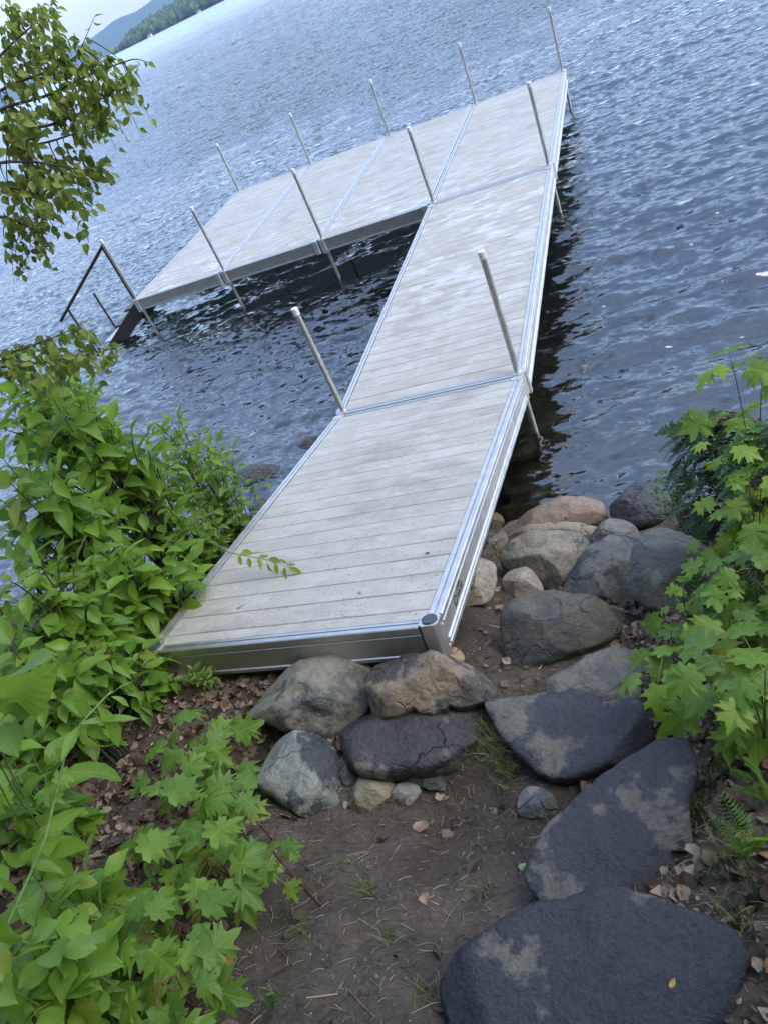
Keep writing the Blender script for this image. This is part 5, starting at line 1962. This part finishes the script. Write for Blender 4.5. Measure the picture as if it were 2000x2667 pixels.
dead_leaf('brown crumpled dead leaf on the ramp boards near the right rail', on_ramp(1118, 1442, 0.0), ramp_n, 0.055, DEADBRN, 1, 2.6)
dead_leaf('red dead leaf on the ramp boards near the left rail', on_ramp(512, 1562, 0.0), ramp_n, 0.05, DEADRED, 2, 3.0)
dead_leaf('tan dead leaf on the soil below the purplish slab', hit(1135, 2085), UP, 0.085, DEADTAN, 3, 0.6)
dead_leaf('curled reddish tan dead leaf alone on the bare soil', hit(1075, 2158), UP, 0.075, DEADTAN, 4, 0.1)
dead_leaf('tan dead leaf standing at the foot of the pale greenish stone', hit(900, 2110), UP, 0.05, DEADTAN, 5, 1.5)
dead_leaf('pale dead leaf lying left of the nearest slab', hit(1115, 2360), UP, 0.06, DEADTAN, 6, 2.2)
dead_leaf('small yellow leaf on the nearest slab', hit(1745, 2575, 0.12), UP, 0.022, mat_simple('yellow_leaf', (0.38, 0.26, 0.07), 0.6), 7, 1.0)
dead_leaf('pale green fallen leaf left of the long narrow slab', hit(1355, 2270), UP, 0.055, mat_simple('pale_green_leaf', (0.20, 0.27, 0.12), 0.6), 8, 1.2)
dead_leaf('faded green leaf scrap on the ramp boards near the foot', on_ramp(940, 1548, 0.0), ramp_n, 0.035, mat_simple('faded_green_leaf', (0.25, 0.30, 0.22), 0.6), 9, 2.0)
dead_leaf('light green leaf scrap on the ramp boards left of the middle', on_ramp(618, 1585, 0.0), ramp_n, 0.035, mat_simple('light_green_scrap', (0.22, 0.33, 0.16), 0.6), 10, 0.4)

# ------------------------------------------------------------------ litter, twigs, pebbles
lrs = random.Random(91)


def ground_normal(x, y):
    e = 0.04
    return Vector((-(tz(x + e, y) - tz(x - e, y)) / (2 * e), -(tz(x, y + e) - tz(x, y - e)) / (2 * e), 1)).normalized()


V, F, A = [], [], []
cnt = 0
AREAS = [((-1.4, 0.3, -4.1, -2.85), 4200), ((1.4, 2.4, -4.7, -2.3), 4200), ((-5.0, -1.2, -4.8, -1.0), 2600), ((2.3, 4.5, -4.8, -1.2), 1200), ((0.75, 1.6, -3.5, -1.9), 350), ((0.0, 1.6, -4.6, -3.2), 900), ((-0.8, 0.3, -4.7, -4.1), 700)]
for (x0, x1, y0, y1), n in AREAS:
    for _ in range(n):
        x, y = lrs.uniform(x0, x1), lrs.uniform(y0, y1)
        if x > -0.05 - (y + 3.4) * 0.25 and x < 1.3 and y < -3.2 and lrs.random() > 0.10:
            continue
        s = lrs.uniform(0.02, 0.06) if lrs.random() < 0.55 else lrs.uniform(0.007, 0.022)
        nn = ground_normal(x, y) + rv(lrs, 0.55)
        d = Vector((lrs.uniform(-1, 1), lrs.uniform(-1, 1), lrs.uniform(-0.2, 0.2)))
        fr = frame(d, nn)
        p = Vector((x, y, tz(x, y) + lrs.uniform(0.002, 0.016)))
        cu, cw = lrs.uniform(-0.5, 0.7), lrs.uniform(-0.4, 0.5)
        b = len(V)
        w = lrs.uniform(0.3, 0.55)
        prof = ((0, 0.05), (0.3, w), (0.65, w * 0.9), (1.0, 0.06))
        val = lrs.random()
        for t_, ww in prof:
            for c in (-1, 0, 1):
                V.append(tuple(p + fr @ (Vector((c * ww * lrs.uniform(0.8, 1.15), t_ - 0.5, abs(c) * ww * cu + cw * (t_ - 0.5) ** 2 + lrs.uniform(-0.05, 0.05))) * s)))
                A.append(val)
        for i in range(3):
            for j in range(2):
                a = b + i * 3 + j
                F.append((a, a + 1, a + 4, a + 3))
o = stuff_mesh('leaf_litter', V, F, A, LITTER)
tag(o, 'brown dead leaves littering the banks', 'leaf litter', kind='stuff')

V, F, A = [], [], []
AREAS = [((-0.1, 1.7, -4.7, -3.1), 3600), ((0.75, 1.9, -3.3, -1.7), 1500), ((-1.4, 0.3, -4.6, -2.9), 500), ((1.4, 2.5, -4.6, -2.2), 900)]
for (x0, x1, y0, y1), n in AREAS:
    for _ in range(n):
        x, y = lrs.uniform(x0, x1), lrs.uniform(y0, y1)
        L_ = lrs.uniform(0.012, 0.05) * (2.4 if lrs.random() < 0.06 else 1)
        r = lrs.uniform(0.0005, 0.0012) * (1.8 if L_ > 0.06 else 1)
        an = lrs.uniform(0, 6.283)
        dx, dy = math.cos(an) * L_, math.sin(an) * L_
        z0 = tz(x, y) + lrs.uniform(0.001, 0.006)
        z1 = tz(x + dx, y + dy) + lrs.uniform(0.001, 0.008)
        zm = (z0 + z1) / 2 + lrs.uniform(0, 0.004)
        bx = -math.sin(an) * L_ * lrs.uniform(-0.15, 0.15)
        by = math.cos(an) * L_ * lrs.uniform(-0.15, 0.15)
        m = MB()
        m.tube([(x, y, z0), (x + dx / 2 + bx, y + dy / 2 + by, zm), (x + dx, y + dy, z1)], r, 3, False)
        b = len(V)
        V += m.v
        F += [tuple(i + b for i in f) for f in m.f]
        A += [lrs.random()] * len(m.v)
o = stuff_mesh('twig_litter', V, F, A, TWIG)
tag(o, 'dry needles and little twigs scattered over the soil', 'twigs', kind='stuff')

V, F, A = [], [], []
for _ in range(1500):
    x, y = lrs.uniform(-0.3, 1.7), lrs.uniform(-4.6, -1.6)
    r = lrs.uniform(0.0015, 0.0045) if lrs.random() < 0.985 else lrs.uniform(0.006, 0.011)
    b = len(V)
    val = lrs.random()
    so = lrs.uniform(0, 99)
    z = tz(x, y)
    for c in ICO_V:
        k_ = 1 + 0.3 * noise.noise(c * 1.5 + Vector((so, 0, 0)))
        V.append((x + c.x * r * k_ * 1.2, y + c.y * r * k_, z + c.z * r * k_ * 0.7 + r * 0.25))
        A.append(val)
    F += [tuple(i + b for i in f) for f in ICO_F]
o = stuff_mesh('gravel', V, F, A, PEBBLE, None, True)
tag(o, 'loose grit and small pebbles on the soil', 'gravel', kind='stuff')

# ------------------------------------------------------------------ undergrowth that carries the banks on to both sides
UNDER = make_attr_leaf('undergrowth_leaf', [(0.0, (0.055, 0.130, 0.020)), (0.7, (0.13, 0.25, 0.034)), (1.0, (0.20, 0.34, 0.045))], 0.4, 0.45)
urs = random.Random(44)
V, F, A = [], [], []
for i in range(215):
    if i < 170:
        x, y = urs.uniform(-6.0, -0.95), urs.uniform(-5.2, -0.95)
    else:
        x, y = urs.uniform(2.2, 5.0), urs.uniform(-5.0, -1.0)
    b0 = Vector((x, y, tz(x, y)))
    hgt = urs.uniform(0.45, 1.0)
    for k_ in range(9):
        tp = b0 + Vector((urs.gauss(0, 0.22), urs.gauss(0, 0.22), hgt * urs.uniform(0.45, 1.0)))
        if in_view(tp, 50) or in_view(b0.lerp(tp, 0.6), 50):
            continue
        m = MB()
        path = bez(b0, b0.lerp(tp, 0.4) + Vector((0, 0, 0.15)), tp, 5)
        m.tube(path, [0.006, 0.005, 0.004, 0.003, 0.002], 4, False)
        b = len(V)
        V += m.v
        F += [tuple(q + b for q in f) for f in m.f]
        A += [0.0] * len(m.v)
        for q in range(7):
            p = path[2 + q % 3] if q < 6 else tp
            an = urs.uniform(0, 6.283)
            dd = Vector((math.cos(an), math.sin(an), urs.uniform(-0.5, 0.2)))
            fr = frame(dd, UP + rv(urs, 0.35))
            me = urs.choice(ASH)
            sz = urs.uniform(0.10, 0.17)
            b = len(V)
            val = urs.random()
            for vv in me.vertices:
                V.append(tuple(p + fr @ (vv.co * sz)))
                A.append(val)
            for f in me.polygons:
                F.append(tuple(b + j for j in f.vertices))
o = stuff_mesh('undergrowth', V, F, A, UNDER, None, True)
tag(o, 'leafy undergrowth carrying on along both banks', 'undergrowth', kind='stuff')

# ------------------------------------------------------------------ woodland on the slope behind the viewpoint (shades the path, mirrored in the metal)
brs = random.Random(17)
V, F, A = [], [], []
for i in range(26):
    x = -16 + 34 * (i / 25.0) + brs.uniform(-0.8, 0.8)
    y = -9.0 - brs.uniform(0, 5)
    if i >= 23:
        x, y = ((-3.2, -7.6), (1.2, -7.9), (5.6, -6.6))[i - 23]
    zb = tz(x, y)
    H = brs.uniform(9, 13)
    m = MB()
    m.tube([(x, y, zb - 0.2), (x + 0.1, y, zb + H * 0.5), (x, y + 0.2, zb + H)], [0.16, 0.11, 0.03], 7)
    b = len(V)
    V += m.v
    F += [tuple(q + b for q in f) for f in m.f]
    A += [0.0] * len(m.v)
    for _ in range(900):
        t_ = brs.random()
        rad = (1.2 + 2.6 * math.sin(math.pi * min(1, 0.15 + t_ * 0.85))) * math.sqrt(brs.random())
        an = brs.uniform(0, 6.283)
        p = Vector((x + math.cos(an) * rad, y + math.sin(an) * rad, zb + 0.8 + t_ * H))
        s = brs.uniform(0.14, 0.30)
        fr = frame(rv(brs), rv(brs) + UP)
        b = len(V)
        V += [tuple(p + fr @ (Vector(q) * s)) for q in ((0, -1, 0), (0.5, 0, 0.1), (0, 1, 0), (-0.5, 0, 0.1))]
        F.append((b, b + 1, b + 2, b + 3))
        A += [brs.random()] * 4
o = stuff_mesh('woodland', V, F, A, WOOD)
tag(o, 'dark woodland on the slope behind the viewpoint', 'woodland', kind='stuff')

# ------------------------------------------------------------------ the air over the lake
hz, hnt, hout = new_mat('lake_air')
pv = hnt.nodes.new('ShaderNodeVolumePrincipled')
pv.inputs['Color'].default_value = (0.50, 0.70, 1.0, 1)
pv.inputs['Density'].default_value = 0.00012
pv.inputs['Anisotropy'].default_value = 0.0
hnt.links.new(pv.outputs[0], hout.inputs['Volume'])
m = MB()
m.box(-7000, 7000, -420, 7000, -9.0, 320.0)
hz_o = m.build('haze', hz)
tag(hz_o, 'thin bluish haze over the lake', 'haze', kind='stuff')
scene.cycles.volume_bounces = 0
